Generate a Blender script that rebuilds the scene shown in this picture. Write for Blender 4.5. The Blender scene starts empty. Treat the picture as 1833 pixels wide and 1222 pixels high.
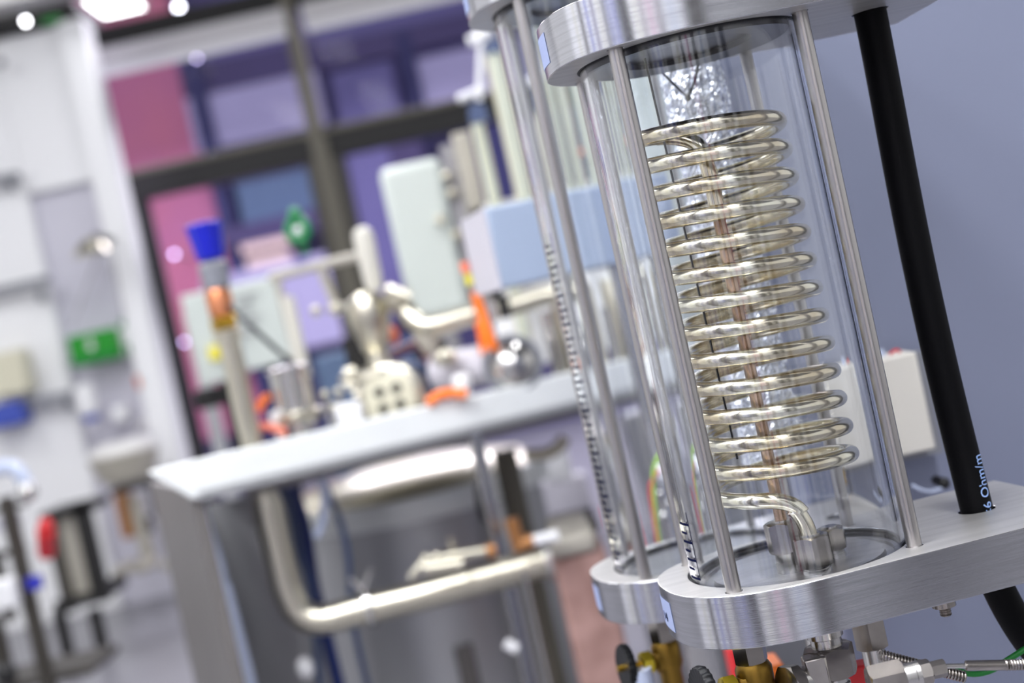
import bpy, bmesh, math, random
from mathutils import Vector, Matrix, noise
random.seed(7)
R = math.radians
sc = bpy.context.scene
C = sc.collection
PI = math.pi

# ------------------------------------------------------------------ camera
EYE = 1.15
ROLL = math.atan(0.2222)
PITCH = -R(1.46)
F_PX = 1833 * 50 / 36.0
Fw = Vector((0, math.cos(PITCH), math.sin(PITCH)))
U0 = Vector((0, -math.sin(PITCH), math.cos(PITCH)))
R0 = Vector((1, 0, 0))
CR, SR = math.cos(ROLL), math.sin(ROLL)
Rv = CR * R0 - SR * U0
Uv = SR * R0 + CR * U0
cam_d = bpy.data.cameras.new('camera')
cam = bpy.data.objects.new('camera', cam_d)
C.objects.link(cam)
m = Matrix((Rv, Uv, -Fw)).transposed().to_4x4()
m.translation = Vector((0, 0, EYE))
cam.matrix_world = m
cam_d.lens = 50
cam_d.sensor_width = 36
cam_d.clip_start = 0.05
cam_d.dof.use_dof = True
cam_d.dof.focus_distance = 1.09
cam_d.dof.aperture_fstop = 3.3
cam_d.dof.aperture_blades = 0
sc.camera = cam

# ------------------------------------------------------------------ world, exposure
w = bpy.data.worlds.new('world')
sc.world = w
w.use_nodes = True
bg = w.node_tree.nodes['Background']
bg.inputs[0].default_value = (0.97, 0.97, 1.0, 1)
bg.inputs[1].default_value = 0.5
sc.view_settings.view_transform = 'Standard'
sc.view_settings.look = 'None'
sc.view_settings.exposure = 0.78
sc.view_settings.gamma = 1
sc.cycles.max_bounces = 14
sc.cycles.transmission_bounces = 12
sc.cycles.glossy_bounces = 6
sc.cycles.transparent_max_bounces = 16
sc.cycles.sample_clamp_indirect = 6
sc.cycles.caustics_refractive = True
sc.cycles.caustics_reflective = True
try:
    sc.cycles.use_denoising = True
except Exception:
    pass


def area(name, loc, rot, sx, sy, power, col):
    d = bpy.data.lights.new(name, 'AREA')
    d.shape = 'RECTANGLE'
    d.size = sx
    d.size_y = sy
    d.energy = power
    d.color = col
    o = bpy.data.objects.new(name, d)
    o.location = loc
    o.rotation_euler = rot
    C.objects.link(o)
    return o


# light that the lab's ceiling luminaires send down (each sits just under its luminaire, see below)
LUMS = [(-0.9, 0.2, 0.3, 2.6), (-1.9, 0.2, 0.3, 2.6), (-1.0, 4.2, 0.3, 2.4), (-3.4, 4.6, 0.3, 2.4), (1.2, 4.2, 0.3, 2.4), (0.6, -0.2, 0.3, 2.4)]
CEIL = EYE + 2.75


# ------------------------------------------------------------------ materials
def srgb(r, g, b):
    def f(c):
        c /= 255.0
        return c / 12.92 if c <= 0.04045 else ((c + 0.055) / 1.055) ** 2.4
    return (f(r), f(g), f(b), 1.0)


def mat(name, col, metal=0.0, rough=0.5, var=0.0, vscale=20.0, stretch=(1, 1, 1), bump=0.0, bscale=60.0, emit=None, estr=0.0, coat=0.0, col2=None, rvar=0.0, aniso=0.0):
    M = bpy.data.materials.new(name)
    M.use_nodes = True
    nt = M.node_tree
    b = nt.nodes['Principled BSDF']
    b.inputs['Base Color'].default_value = col
    b.inputs['Metallic'].default_value = metal
    b.inputs['Roughness'].default_value = rough
    if aniso:
        b.inputs['Anisotropic'].default_value = aniso
    if coat:
        b.inputs['Coat Weight'].default_value = coat
    tc = nt.nodes.new('ShaderNodeTexCoord')
    mp = nt.nodes.new('ShaderNodeMapping')
    mp.inputs['Scale'].default_value = stretch
    nt.links.new(tc.outputs['Object'], mp.inputs['Vector'])
    n = nt.nodes.new('ShaderNodeTexNoise')
    n.inputs['Scale'].default_value = vscale
    n.inputs['Detail'].default_value = 4
    nt.links.new(mp.outputs[0], n.inputs['Vector'])
    if var or col2:
        mx = nt.nodes.new('ShaderNodeMix')
        mx.data_type = 'RGBA'
        c2 = col2 if col2 else tuple(max(0, c * (1 - var)) for c in col[:3]) + (1,)
        mx.inputs[6].default_value = col
        mx.inputs[7].default_value = c2
        rmp = nt.nodes.new('ShaderNodeValToRGB')
        rmp.color_ramp.elements[0].position = 0.4
        rmp.color_ramp.elements[1].position = 0.65
        nt.links.new(n.outputs['Fac'], rmp.inputs[0])
        nt.links.new(rmp.outputs[0], mx.inputs[0])
        nt.links.new(mx.outputs[2], b.inputs['Base Color'])
    if rvar:
        mr = nt.nodes.new('ShaderNodeMapRange')
        mr.inputs['To Min'].default_value = max(0.02, rough - rvar)
        mr.inputs['To Max'].default_value = rough + rvar
        nt.links.new(n.outputs['Fac'], mr.inputs['Value'])
        nt.links.new(mr.outputs[0], b.inputs['Roughness'])
    if bump:
        n2 = nt.nodes.new('ShaderNodeTexNoise')
        n2.inputs['Scale'].default_value = bscale
        n2.inputs['Detail'].default_value = 3
        nt.links.new(mp.outputs[0], n2.inputs['Vector'])
        bp = nt.nodes.new('ShaderNodeBump')
        bp.inputs['Strength'].default_value = bump
        bp.inputs['Distance'].default_value = 0.002
        nt.links.new(n2.outputs['Fac'], bp.inputs['Height'])
        nt.links.new(bp.outputs[0], b.inputs['Normal'])
    if emit:
        b.inputs['Emission Color'].default_value = emit
        b.inputs['Emission Strength'].default_value = estr
    return M


M = {}
M['alu'] = mat('brushed_aluminium', srgb(205, 206, 212), 1, 0.17, bump=0.05, bscale=30, stretch=(1, 1, 40), var=0.12, vscale=14, rvar=0.05)
M['alu_rough'] = mat('milled_aluminium', srgb(200, 200, 204), 1, 0.36, bump=0.15, bscale=50, stretch=(1, 8, 1), var=0.15, vscale=12)
M['alu_face'] = mat('matte_milled_face', srgb(208, 206, 204), 0.72, 0.4, bump=0.12, bscale=40, stretch=(1, 10, 1), var=0.12, vscale=9)
M['rod'] = mat('ground_steel_rod', srgb(176, 173, 172), 1, 0.3)
M['coil'] = mat('tarnished_steel_tube', srgb(232, 228, 210), 1, 0.17, col2=srgb(205, 190, 160), vscale=22)
M['riser'] = mat('brownish_steel_tube', srgb(200, 170, 145), 1, 0.25, col2=srgb(150, 115, 90), vscale=50)
M['steel'] = mat('stainless_steel', srgb(205, 203, 200), 1, 0.2, var=0.1, vscale=10)
M['steel_warm'] = mat('warm_polished_steel', srgb(206, 201, 184), 1, 0.3, var=0.08, vscale=8)
M['steel_blur'] = mat('satin_stainless_sheet', srgb(186, 187, 190), 0.6, 0.42, var=0.1, vscale=4, stretch=(1, 1, 0.2))
M['steel_nut'] = mat('steel_nut', srgb(176, 170, 165), 1, 0.22, var=0.2, vscale=60)
M['skirt'] = mat('light_satin_steel_skirt', srgb(236, 239, 238), 0.15, 0.38, var=0.04, vscale=3)
M['cab_dark'] = mat('dark_satin_steel_panel', srgb(120, 116, 114), 0.4, 0.45, var=0.1, vscale=3)
M['brass'] = mat('brass', srgb(205, 165, 62), 1, 0.26, var=0.2, vscale=40)
M['brass_dark'] = mat('dull_olive_brass', srgb(142, 112, 50), 1, 0.36, var=0.3, vscale=40)
M['brass_yellow'] = mat('yellow_brass_nut', srgb(214, 190, 60), 0.9, 0.3)
M['black'] = mat('black_rubber', srgb(12, 12, 15), 0, 0.5)
M['black_gloss'] = mat('black_plastic', srgb(14, 15, 18), 0, 0.4)
M['hose'] = mat('black_hose_rubber', srgb(4, 4, 7), 0, 0.55, bump=0.05, bscale=200)
M['plug'] = mat('dark_grey_plug', srgb(62, 62, 68), 0.4, 0.3)
M['foil'] = mat('crumpled_foil', srgb(238, 242, 250), 0.85, 0.24)
M['wire'] = mat('dark_wire', srgb(40, 42, 48), 0.5, 0.4)
M['wallblue'] = mat('pale_blue_grey_paint', srgb(124, 130, 153), 0, 0.45, bump=0.08, bscale=300, var=0.03, vscale=2)
M['white_plastic'] = mat('cream_white_plastic', srgb(222, 218, 210), 0, 0.4, var=0.02)
M['white'] = mat('white_paint', srgb(236, 236, 238), 0, 0.5)
M['lav'] = mat('lavender_grey_paint', srgb(202, 200, 212), 0, 0.5, var=0.03, vscale=2)
M['lightblue'] = mat('light_blue_grey_enamel', srgb(160, 174, 196), 0, 0.35)
M['lilacwhite'] = mat('off_white_enamel', srgb(198, 195, 204), 0, 0.4)
M['greenwhite'] = mat('pale_greenish_enamel', srgb(198, 205, 200), 0, 0.35)
M['cream'] = mat('cream_plastic', srgb(212, 208, 186), 0, 0.4)
M['handle_white'] = mat('ivory_plastic', srgb(206, 203, 192), 0, 0.35)
M['greenglass'] = mat('pale_green_panel', srgb(204, 216, 204), 0, 0.35)
M['frame'] = mat('dark_bronze_frame', srgb(56, 52, 46), 0.0, 0.5)
M['frame_light'] = mat('grey_bronze_frame', srgb(98, 94, 82), 0.1, 0.5)
M['frame_black'] = mat('black_frame', srgb(14, 12, 12), 0.0, 0.6)
M['blind'] = mat('grey_blind_fabric', srgb(205, 203, 204), 0, 0.6)
M['blue'] = mat('blue_plastic', srgb(0, 18, 175), 0, 0.35)
M['blue_dark'] = mat('dark_blue_hose', srgb(28, 48, 110), 0, 0.35)
M['blue_grey'] = mat('blue_grey_hose', srgb(70, 85, 120), 0, 0.35)
M['blue_mid'] = mat('blue_enamel', srgb(60, 80, 175), 0, 0.4)
M['palehose'] = mat('pale_translucent_hose', srgb(190, 200, 225), 0, 0.25)
M['grey'] = mat('grey_plastic', srgb(128, 130, 138), 0, 0.4)
M['grey_mid'] = mat('mid_grey_paint', srgb(150, 148, 152), 0, 0.45)
M['copper'] = mat('copper', srgb(214, 140, 100), 0.8, 0.32, var=0.15)
M['coppermesh'] = mat('pinkish_brown_felt', srgb(176, 140, 132), 0.0, 0.65, bump=0.4, bscale=80, col2=srgb(140, 106, 98), vscale=14)
M['green'] = mat('green_plastic', srgb(0, 120, 62), 0, 0.3)
M['sign'] = mat('green_sign', srgb(0, 140, 20), 0, 0.4)
M['green_cable'] = mat('green_cable', srgb(10, 120, 40), 0, 0.4)
M['lime'] = mat('lime_wire', srgb(165, 215, 60), 0, 0.4)
M['orange'] = mat('orange_strap', srgb(255, 125, 20), 0, 0.45)
M['salmon'] = mat('salmon_plastic', srgb(240, 130, 100), 0, 0.45)
M['red'] = mat('red_plastic', srgb(205, 40, 45), 0, 0.4)
M['darkred'] = mat('dark_red_paint', srgb(105, 25, 38), 0, 0.35)
M['yellow'] = mat('yellow_tag', srgb(240, 225, 20), 0, 0.5)
M['brown'] = mat('brown_bronze', srgb(165, 115, 70), 0.5, 0.4)
M['floor'] = mat('grey_resin_floor', srgb(128, 127, 134), 0, 0.35, var=0.06, vscale=3)
M['ceiling'] = mat('grey_ceiling', srgb(120, 120, 124), 0, 0.7)
M['tick'] = mat('dark_blue_ink', srgb(20, 24, 52), 0, 1.0)
M['label'] = mat('pale_blue_label', srgb(150, 160, 192), 0, 0.45)
M['print'] = mat('pale_blue_print', srgb(150, 180, 235), 0, 0.5)
M['pink'] = mat('magenta_pink_panel', srgb(198, 112, 134), 0, 0.5, col2=srgb(166, 98, 150), vscale=0.5)
M['violet'] = mat('violet_panel', srgb(104, 98, 150), 0, 0.5, var=0.12, vscale=0.6)  # purple hall light put into the violet and lilac panel colours
M['violet_dark'] = mat('dark_violet_panel', srgb(72, 62, 106), 0, 0.5, var=0.15, vscale=0.8)
M['navy'] = mat('navy_steelwork', srgb(42, 42, 92), 0, 0.5)
M['lilac'] = mat('lilac_panel', srgb(178, 172, 208), 0, 0.5, var=0.1, vscale=0.5)
M['tealgrey'] = mat('teal_grey_panel', srgb(80, 100, 132), 0, 0.5)
M['warm'] = mat('painted_warm_light', srgb(238, 210, 205), 0, 0.5)  # warm white light put into the panel colour
M['basin'] = mat('white_ceramic', srgb(230, 228, 226), 0, 0.3)
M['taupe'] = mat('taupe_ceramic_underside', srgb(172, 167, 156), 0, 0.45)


def emis(name, col, s):
    Mx = bpy.data.materials.new(name)
    Mx.use_nodes = True
    nt = Mx.node_tree
    nt.nodes.clear()
    o = nt.nodes.new('ShaderNodeOutputMaterial')
    e = nt.nodes.new('ShaderNodeEmission')
    e.inputs[0].default_value = col
    e.inputs[1].default_value = s
    nt.links.new(e.outputs[0], o.inputs[0])
    return Mx


M['tubelight'] = emis('luminaire_diffuser', (0.97, 0.98, 1, 1), 5)
M['lamp'] = emis('white_lamp', (0.95, 0.95, 1, 1), 14)
M['lamp_violet'] = emis('violet_lamp', (0.72, 0.62, 1, 1), 6)


def glass(name, col, rough=0.0, ior=1.46):
    Mx = bpy.data.materials.new(name)
    Mx.use_nodes = True
    b = Mx.node_tree.nodes['Principled BSDF']
    b.inputs['Base Color'].default_value = col
    b.inputs['Transmission Weight'].default_value = 1
    b.inputs['Roughness'].default_value = rough
    b.inputs['IOR'].default_value = ior
    return Mx


M['glass'] = glass('clear_glass', (0.97, 0.985, 1.0, 1))


def thin_glass(name, col, refl=0.06):
    Mx = bpy.data.materials.new(name)
    Mx.use_nodes = True
    nt = Mx.node_tree
    nt.nodes.clear()
    o = nt.nodes.new('ShaderNodeOutputMaterial')
    t = nt.nodes.new('ShaderNodeBsdfTransparent')
    t.inputs[0].default_value = col
    g = nt.nodes.new('ShaderNodeBsdfGlossy')
    g.inputs['Roughness'].default_value = 0.02
    fr = nt.nodes.new('ShaderNodeFresnel')
    mx = nt.nodes.new('ShaderNodeMixShader')
    mu = nt.nodes.new('ShaderNodeMath')
    mu.operation = 'MULTIPLY'
    mu.inputs[1].default_value = refl
    nt.links.new(fr.outputs[0], mu.inputs[0])
    nt.links.new(mu.outputs[0], mx.inputs[0])
    nt.links.new(t.outputs[0], mx.inputs[1])
    nt.links.new(g.outputs[0], mx.inputs[2])
    nt.links.new(mx.outputs[0], o.inputs[0])
    return Mx


M['pane'] = thin_glass('window_pane', (0.9, 0.9, 0.95, 1), 0.03)


for k_ in ('hose', 'tick', 'label', 'black_gloss'):
    M[k_].node_tree.nodes['Principled BSDF'].inputs['Specular IOR Level'].default_value = {'hose': 0.12, 'black_gloss': 0.25}.get(k_, 0.0)

# ------------------------------------------------------------------ geometry helpers
def P(px, py, Y):
    """pixel -> point of the world at depth Y"""
    a = (px - 916.5) / F_PX
    b = (611 - py) / F_PX
    d = Rv * a + Uv * b + Fw
    return Vector((0, 0, EYE)) + d * (Y / d.y)


def S(Y):
    return Y / F_PX


def smooth_path(pts, n=8, closed=False):
    pts = [Vector(p) for p in pts]
    out = []
    N = len(pts)
    for i in range(N - 1):
        p0 = pts[max(i - 1, 0)]
        p1 = pts[i]
        p2 = pts[i + 1]
        p3 = pts[min(i + 2, N - 1)]
        for k in range(n):
            t = k / n
            out.append(0.5 * ((2 * p1) + (p2 - p0) * t + (2 * p0 - 5 * p1 + 4 * p2 - p3) * t * t + (3 * p1 - p0 - 3 * p2 + p3) * t ** 3))
    out.append(pts[-1])
    return out


class MB:
    def __init__(s):
        s.bm = bmesh.new()

    def box(s, c, size, rz=0, mtx=None):
        r = bmesh.ops.create_cube(s.bm, size=1)
        T = Matrix.Translation(Vector(c)) @ Matrix.Rotation(rz, 4, 'Z') @ Matrix.Diagonal((size[0], size[1], size[2], 1))
        if mtx:
            T = mtx @ T
        bmesh.ops.transform(s.bm, matrix=T, verts=r['verts'])
        return s

    def tube(s, pts, r, n=14, cap=True):
        pts = [Vector(p) for p in pts]
        rs = r if isinstance(r, (list, tuple)) else [r] * len(pts)
        tang = []
        for i in range(len(pts)):
            a = pts[max(i - 1, 0)]
            b = pts[min(i + 1, len(pts) - 1)]
            tang.append((b - a).normalized())
        t0 = tang[0]
        ref = Vector((0, 0, 1)) if abs(t0.z) < 0.9 else Vector((0, 1, 0))
        nrm = (ref - t0 * ref.dot(t0)).normalized()
        rings = []
        for i, p in enumerate(pts):
            t = tang[i]
            nrm = (nrm - t * nrm.dot(t)).normalized()
            bn = t.cross(nrm)
            rings.append([s.bm.verts.new(p + (nrm * math.cos(2 * PI * k / n) + bn * math.sin(2 * PI * k / n)) * rs[i]) for k in range(n)])
        for i in range(len(rings) - 1):
            for k in range(n):
                s.bm.faces.new((rings[i][k], rings[i][(k + 1) % n], rings[i + 1][(k + 1) % n], rings[i + 1][k]))
        if cap:
            s.bm.faces.new(list(reversed(rings[0])))
            s.bm.faces.new(rings[-1])
        return s

    def lathe(s, prof, n=48, mtx=None, fn=None, cap=True):
        """prof: (r, z) from bottom to top round z; fn(theta, r, z) -> (r, z)"""
        rings = []
        for (r, z) in prof:
            ring = []
            for k in range(n):
                th = 2 * PI * k / n
                rr, zz = fn(th, r, z) if fn else (r, z)
                v = Vector((rr * math.cos(th), rr * math.sin(th), zz))
                if mtx:
                    v = mtx @ v
                ring.append(s.bm.verts.new(v))
            rings.append(ring)
        for i in range(len(rings) - 1):
            for k in range(n):
                s.bm.faces.new((rings[i][k], rings[i][(k + 1) % n], rings[i + 1][(k + 1) % n], rings[i + 1][k]))
        if cap:
            s.bm.faces.new(list(reversed(rings[0])))
            s.bm.faces.new(rings[-1])
        return s

    def cyl(s, a, b, r, n=24):
        return s.tube([a, b], r, n)

    def hexnut(s, a, h, mtx=None, rot=0.0):
        """hex nut, across flats 2a, height h, chamfered ends with the curved edge a turned nut has"""
        n = 48

        def fn(th, r, z):
            ph = (th % (PI / 3)) - PI / 6
            rr = a / math.cos(ph)
            if r > 1.5:
                over = rr - a
                if z > h * 0.5:
                    return rr, h - over * 0.75
                return rr, over * 0.75
            return min(rr, a) * r, z
        mm = (mtx if mtx else Matrix.Identity(4)) @ Matrix.Rotation(rot, 4, 'Z')
        s.lathe([(0.97, 0), (2, 0), (2, h), (0.97, h)], n, mm, fn)
        return s

    def prism(s, outline, z0, z1, holes=()):
        loops = [outline] + list(holes)
        tmp = bmesh.new()
        es = []
        for lp in loops:
            vs = [tmp.verts.new((x, y, 0)) for x, y in lp]
            for i in range(len(vs)):
                es.append(tmp.edges.new((vs[i], vs[(i + 1) % len(vs)])))
        bmesh.ops.triangle_fill(tmp, use_beauty=True, use_dissolve=False, edges=es, normal=(0, 0, 1))
        tmp.verts.index_update()
        top = [s.bm.verts.new((v.co.x, v.co.y, z1)) for v in tmp.verts]
        bot = [s.bm.verts.new((v.co.x, v.co.y, z0)) for v in tmp.verts]
        for f in tmp.faces:
            ids = [v.index for v in f.verts]
            if f.normal.z < 0:
                ids.reverse()
            s.bm.faces.new([top[i] for i in ids])
            s.bm.faces.new([bot[i] for i in reversed(ids)])
        k = 0
        for lp in loops:
            n = len(lp)
            for i in range(n):
                a, b = k + i, k + (i + 1) % n
                s.bm.faces.new((bot[a], bot[b], top[b], top[a]))
            k += n
        tmp.free()
        return s

    def quadprism(s, pts, d):
        """extrude a 3D polygon by the vector d"""
        a = [s.bm.verts.new(Vector(p)) for p in pts]
        b = [s.bm.verts.new(Vector(p) + Vector(d)) for p in pts]
        s.bm.faces.new(a)
        s.bm.faces.new(list(reversed(b)))
        n = len(a)
        for i in range(n):
            s.bm.faces.new((a[i], b[i], b[(i + 1) % n], a[(i + 1) % n]))
        return s

    # things laid out from the photo, at their own depth Y
    def fb(s, x, y, wpx, hpx, Y, d):
        p = P(x, y, Y)
        k = S(Y)
        return s.box((p.x + wpx * k / 2, Y + d / 2, p.z - hpx * k / 2), (wpx * k, d, hpx * k))

    def vc(s, x, y0, y1, Y, rpx, n=20, rtop=None):
        p = P(x, y1, Y)
        h = (y1 - y0) / CR * S(Y)
        return s.tube([p, p + Vector((0, 0, h))], [rpx * S(Y), (rtop if rtop else rpx) * S(Y)], n)

    def pt(s, pts, rpx, n=14, sm=8):
        q = [P(a, b, c) for a, b, c in pts]
        if sm and len(q) > 2:
            q = smooth_path(q, sm)
        return s.tube(q, rpx * S(pts[0][2]), n)

    def torus(s, r, rr, mtx=None, n=48, k=12):
        rings = []
        for i in range(n):
            th = 2 * PI * i / n
            ring = []
            for j in range(k):
                ph = 2 * PI * j / k
                v = Vector(((r + rr * math.cos(ph)) * math.cos(th), (r + rr * math.cos(ph)) * math.sin(th), rr * math.sin(ph)))
                ring.append(s.bm.verts.new(mtx @ v if mtx else v))
            rings.append(ring)
        for i in range(n):
            for j in range(k):
                s.bm.faces.new((rings[i][j], rings[(i + 1) % n][j], rings[(i + 1) % n][(j + 1) % k], rings[i][(j + 1) % k]))
        return s

    def ball(s, c, r, n=24, squash=1.0):
        q = bmesh.ops.create_uvsphere(s.bm, u_segments=n, v_segments=n // 2, radius=r)
        bmesh.ops.transform(s.bm, matrix=Matrix.Translation(Vector(c)) @ Matrix.Diagonal((1, 1, squash, 1)), verts=q['verts'])
        return s

    def build(s, name, material, parent=None, bevel=0.0, smooth=True, ang=32):
        bmesh.ops.recalc_face_normals(s.bm, faces=s.bm.faces)
        if smooth:
            for f in s.bm.faces:
                f.smooth = True
            for e in s.bm.edges:
                if len(e.link_faces) == 2 and e.calc_face_angle(0) > R(ang):
                    e.smooth = False
        # a top-level mesh gets its origin at its base
        off = Vector((0, 0, 0))
        if parent is None and len(s.bm.verts):
            xs = [v.co for v in s.bm.verts]
            off = Vector((sum(v.x for v in xs) / len(xs), sum(v.y for v in xs) / len(xs), min(v.z for v in xs)))
            bmesh.ops.translate(s.bm, vec=-off, verts=s.bm.verts)
        elif parent is not None:
            pass
        me = bpy.data.meshes.new(name)
        s.bm.to_mesh(me)
        s.bm.free()
        me.materials.append(material)
        o = bpy.data.objects.new(name, me)
        C.objects.link(o)
        o.location = off
        if parent is not None:
            o.parent = parent
            top_ = parent
            while top_.parent is not None:
                top_ = top_.parent
            if not top_.get('_local'):
                # children laid out in world coordinates: undo the parents' transforms
                chain = Matrix.Identity(4)
                q = parent
                while q is not None:
                    chain = Matrix.LocRotScale(q.location, q.rotation_euler, None) @ chain
                    q = q.parent
                me.transform(chain.inverted())
        if bevel:
            bv = o.modifiers.new('edge', 'BEVEL')
            bv.width = bevel
            bv.segments = 2
            bv.limit_method = 'ANGLE'
            bv.angle_limit = R(40)
        return o


def tag(o, label, cat, group=None, kind=None):
    o['label'] = label
    o['category'] = cat
    if group:
        o['group'] = group
    if kind:
        o['kind'] = kind
    return o


def structure(o):
    o['kind'] = 'structure'
    return o


def thing(name, label, cat, loc, rz=0.0, group=None, local=False):
    e = bpy.data.objects.new(name, None)
    e.empty_display_size = 0.05
    C.objects.link(e)
    e.location = loc
    e.rotation_euler = (0, 0, rz)
    tag(e, label, cat, group)
    LOCAL[e.name] = local
    if local:
        e['_local'] = 1
    return e


LOCAL = {}


def circle(cx, cy, r, n=40, a0=0.0):
    return [(cx + r * math.cos(a0 + 2 * PI * k / n), cy + r * math.sin(a0 + 2 * PI * k / n)) for k in range(n)]


def frame_to(direction, at):
    """matrix whose z axis points along direction"""
    q = Vector(direction).to_track_quat('Z', 'Y')
    return Matrix.Translation(Vector(at)) @ q.to_matrix().to_4x4()


# ------------------------------------------------------------------ room shell
mb = MB(); mb.box((1.0, 5.0, -0.05), (16, 22, 0.1))
structure(mb.build('floor', M['floor']))
mb = MB(); mb.box((0, 2.7, CEIL + 0.05), (10, 11.6, 0.1))
structure(mb.build('ceiling', M['ceiling']))

for i, (x, y, sx, sy) in enumerate(LUMS):
    e = thing('ceiling_light', 'long bright ceiling luminaire above the laboratory', 'ceiling light', (x, y, CEIL - 0.06), 0, 'ceiling luminaires')
    mb = MB(); mb.box((x, y, CEIL - 0.03), (sx + 0.08, sy + 0.08, 0.06)); mb.build('housing', M['white'], e)
    mb = MB(); mb.box((x, y, CEIL - 0.065), (sx, sy, 0.012)); mb.build('diffuser', M['tubelight'], e)
    area('luminaire_light', (x, y, CEIL - 0.09), (0, 0, 0), sx, sy, (44 if y < 2 else 27), (0.97, 0.98, 1.0))

# far white wall with a recessed lavender bay, Y = 7.8
WY = 7.8
k = S(WY)
xe = P(160, 40, WY).x            # right-hand end of the white wall
mb = MB(); mb.box(((xe - 0.11 - 6.5) / 2, WY + 0.1, 1.6), (6.5 + xe - 0.11, 0.2, 3.2))
structure(mb.build('wall_back', M['lav']))
# the raised white panels round the bay
bl = P(55, 350, WY).x
bt = P(55, 350, WY).z
ztop = P(160, 40, WY).z
mb = MB(); mb.box(((bl - 6.5) / 2, WY - 0.03, ztop / 2), (6.5 + bl, 0.07, ztop)); structure(mb.build('trim_1', M['white'], bevel=0.008))
mb = MB(); mb.box(((bl + xe) / 2, WY - 0.03, (bt + ztop) / 2), (xe - bl, 0.07, ztop - bt)); structure(mb.build('trim_2', M['white'], bevel=0.008))
mb = MB(); mb.box((xe - 0.07, WY - 0.05, ztop / 2), (0.14, 0.22, ztop)); structure(mb.build('trim_3', M['white'], bevel=0.01))
# dark ledge over the wall with the ceiling services above it
mb = MB(); mb.box(((xe - 6) / 2, WY, ztop + 0.045), (6 + xe, 0.5, 0.05)); structure(mb.build('trim_4', M['frame_black']))

# ------------------------------------------------------------------ window wall, Y = 8.4
GY = 8.4
k = S(GY)
XL = P(160, 40, GY).x - 0.3
XR = 3.6
e = bpy.data.objects.new('window_1', None); C.objects.link(e); e.location = (1, GY, 0); structure(e)


def hbar(x, ytop, ybot, mt, nm, d0=0.0, d=0.12, xl=XL, xr=XR, par=e):
    a = P(x, ytop, GY).z; b = P(x, ybot, GY).z
    q = MB(); q.box(((xl + xr) / 2, GY + d0, (a + b) / 2), (xr - xl, d, a - b)); return q.build(nm, mt, par, bevel=0.006)


def vbar(x0, x1, y, zb, zt, mt, nm, d0=0.0, d=0.14, par=e):
    a = P(x0, y, GY).x; b = P(x1, y, GY).x
    q = MB(); q.box(((a + b) / 2, GY + d0, (zb + zt) / 2), (b - a, d, zt - zb)); return q.build(nm, mt, par, bevel=0.006)


ztr = P(560, 250, GY).z
hbar(250, 36, 76, M['frame_black'], 'head_rail')
hbar(560, 236, 246, M['frame_light'], 'transom_cap', -0.02)
hbar(560, 246, 292, M['frame_black'], 'transom', -0.03)
vbar(523, 548, 100, 1.0, CEIL + 1.5, M['frame_light'], 'mullion', -0.03)
vbar(557, 625, 330, -0.1, ztr - 0.02, M['frame'], 'mullion', 0.0, 0.16)
vbar(590, 606, 330, -0.1, ztr - 0.02, M['frame_light'], 'mullion_cap', -0.1, 0.05)
vbar(233, 258, 330, -0.1, ztr - 0.02, M['frame_black'], 'jamb', -0.02)
mb = MB(); mb.box(((XL + XR) / 2, GY + 0.05, 2.2), (XR - XL, 0.01, 4.4)); mb.build('pane', M['pane'], e)
# roller blind pulled down a little below the head
b = MB(); za = P(250, 78, GY).z; zb = P(250, 124, GY).z
xm = P(536, 60, GY).x
for (x0, x1) in ((XL, xm - 0.05), (xm + 0.05, XR)):
    b = MB(); b.box(((x0 + x1) / 2, GY - 0.09, (za + zb) / 2 + 0.02), (x1 - x0, 0.03, za - zb - 0.04)); 
    bo = tag(b.build('roller_blind', M['blind'], bevel=0.004), 'pale grey roller blind left of the upper mullion, rolled almost fully up' if x0 == XL else 'pale grey roller blind right of the upper mullion, rolled almost fully up', 'blind', 'roller blinds')
    q = MB(); q.cyl((x0 + 0.01, GY - 0.1, zb + 0.005), (x1 - 0.01, GY - 0.1, zb + 0.005), 0.03); q.build('bottom_bar', M['white'], bo)

# ------------------------------------------------------------------ hall beyond the window: facade with its purple light put into the colours
FY = 12.5
fac = thing('hall_facade', 'purple and pink lit hall building seen beyond the window', 'building', (0, FY, 0))


NP = [0]


def panel(x, y, wpx, hpx, mt, nm, Y=FY, d=0.15):
    NP[0] += 1
    q = MB(); q.fb(x, y, wpx, hpx, Y - 0.006 * NP[0], d); return q.build(nm, mt, fac)


panel(60, -200, 1400, 1200, M['violet'], 'back_wall', FY + 0.6, 0.1)
panel(80, -140, 200, 960, M['pink'], 'pink_panel', FY, 0.2)          # bright pink wall to the left
panel(288, -60, 28, 1100, M['navy'], 'column', FY - 0.06, 0.2)
panel(310, 88, 240, 34, M['violet'], 'beam', FY)
panel(318, 122, 260, 56, M['violet_dark'], 'dark_band', FY)
panel(330, 178, 240, 95, M['lilac'], 'lilac_panel', FY)
panel(560, 50, 330, 56, M['violet'], 'beam', FY)
panel(570, 82, 300, 44, M['violet_dark'], 'dark_band', FY - 0.05)
panel(590, 132, 110, 90, M['violet'], 'violet_panel', FY - 0.04)
panel(706, 60, 26, 200, M['navy'], 'column', FY - 0.04)
panel(735, 108, 160, 84, M['lilac'], 'lilac_panel', FY)
panel(365, 292, 215, 46, M['violet_dark'], 'dark_band', FY - 0.04)
panel(420, 330, 170, 80, M['tealgrey'], 'teal_panel', FY - 0.04)
panel(395, 410, 200, 36, M['violet_dark'], 'dark_band', FY - 0.04)
panel(430, 440, 90, 15, M['warm'], 'painted_light_strip', FY - 0.04)  # strips painted in the colour of warm light
panel(440, 465, 85, 18, M['warm'], 'painted_light_strip', FY - 0.04)
panel(360, 500, 300, 160, M['lilac'], 'lilac_panel', FY - 0.04)
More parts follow.
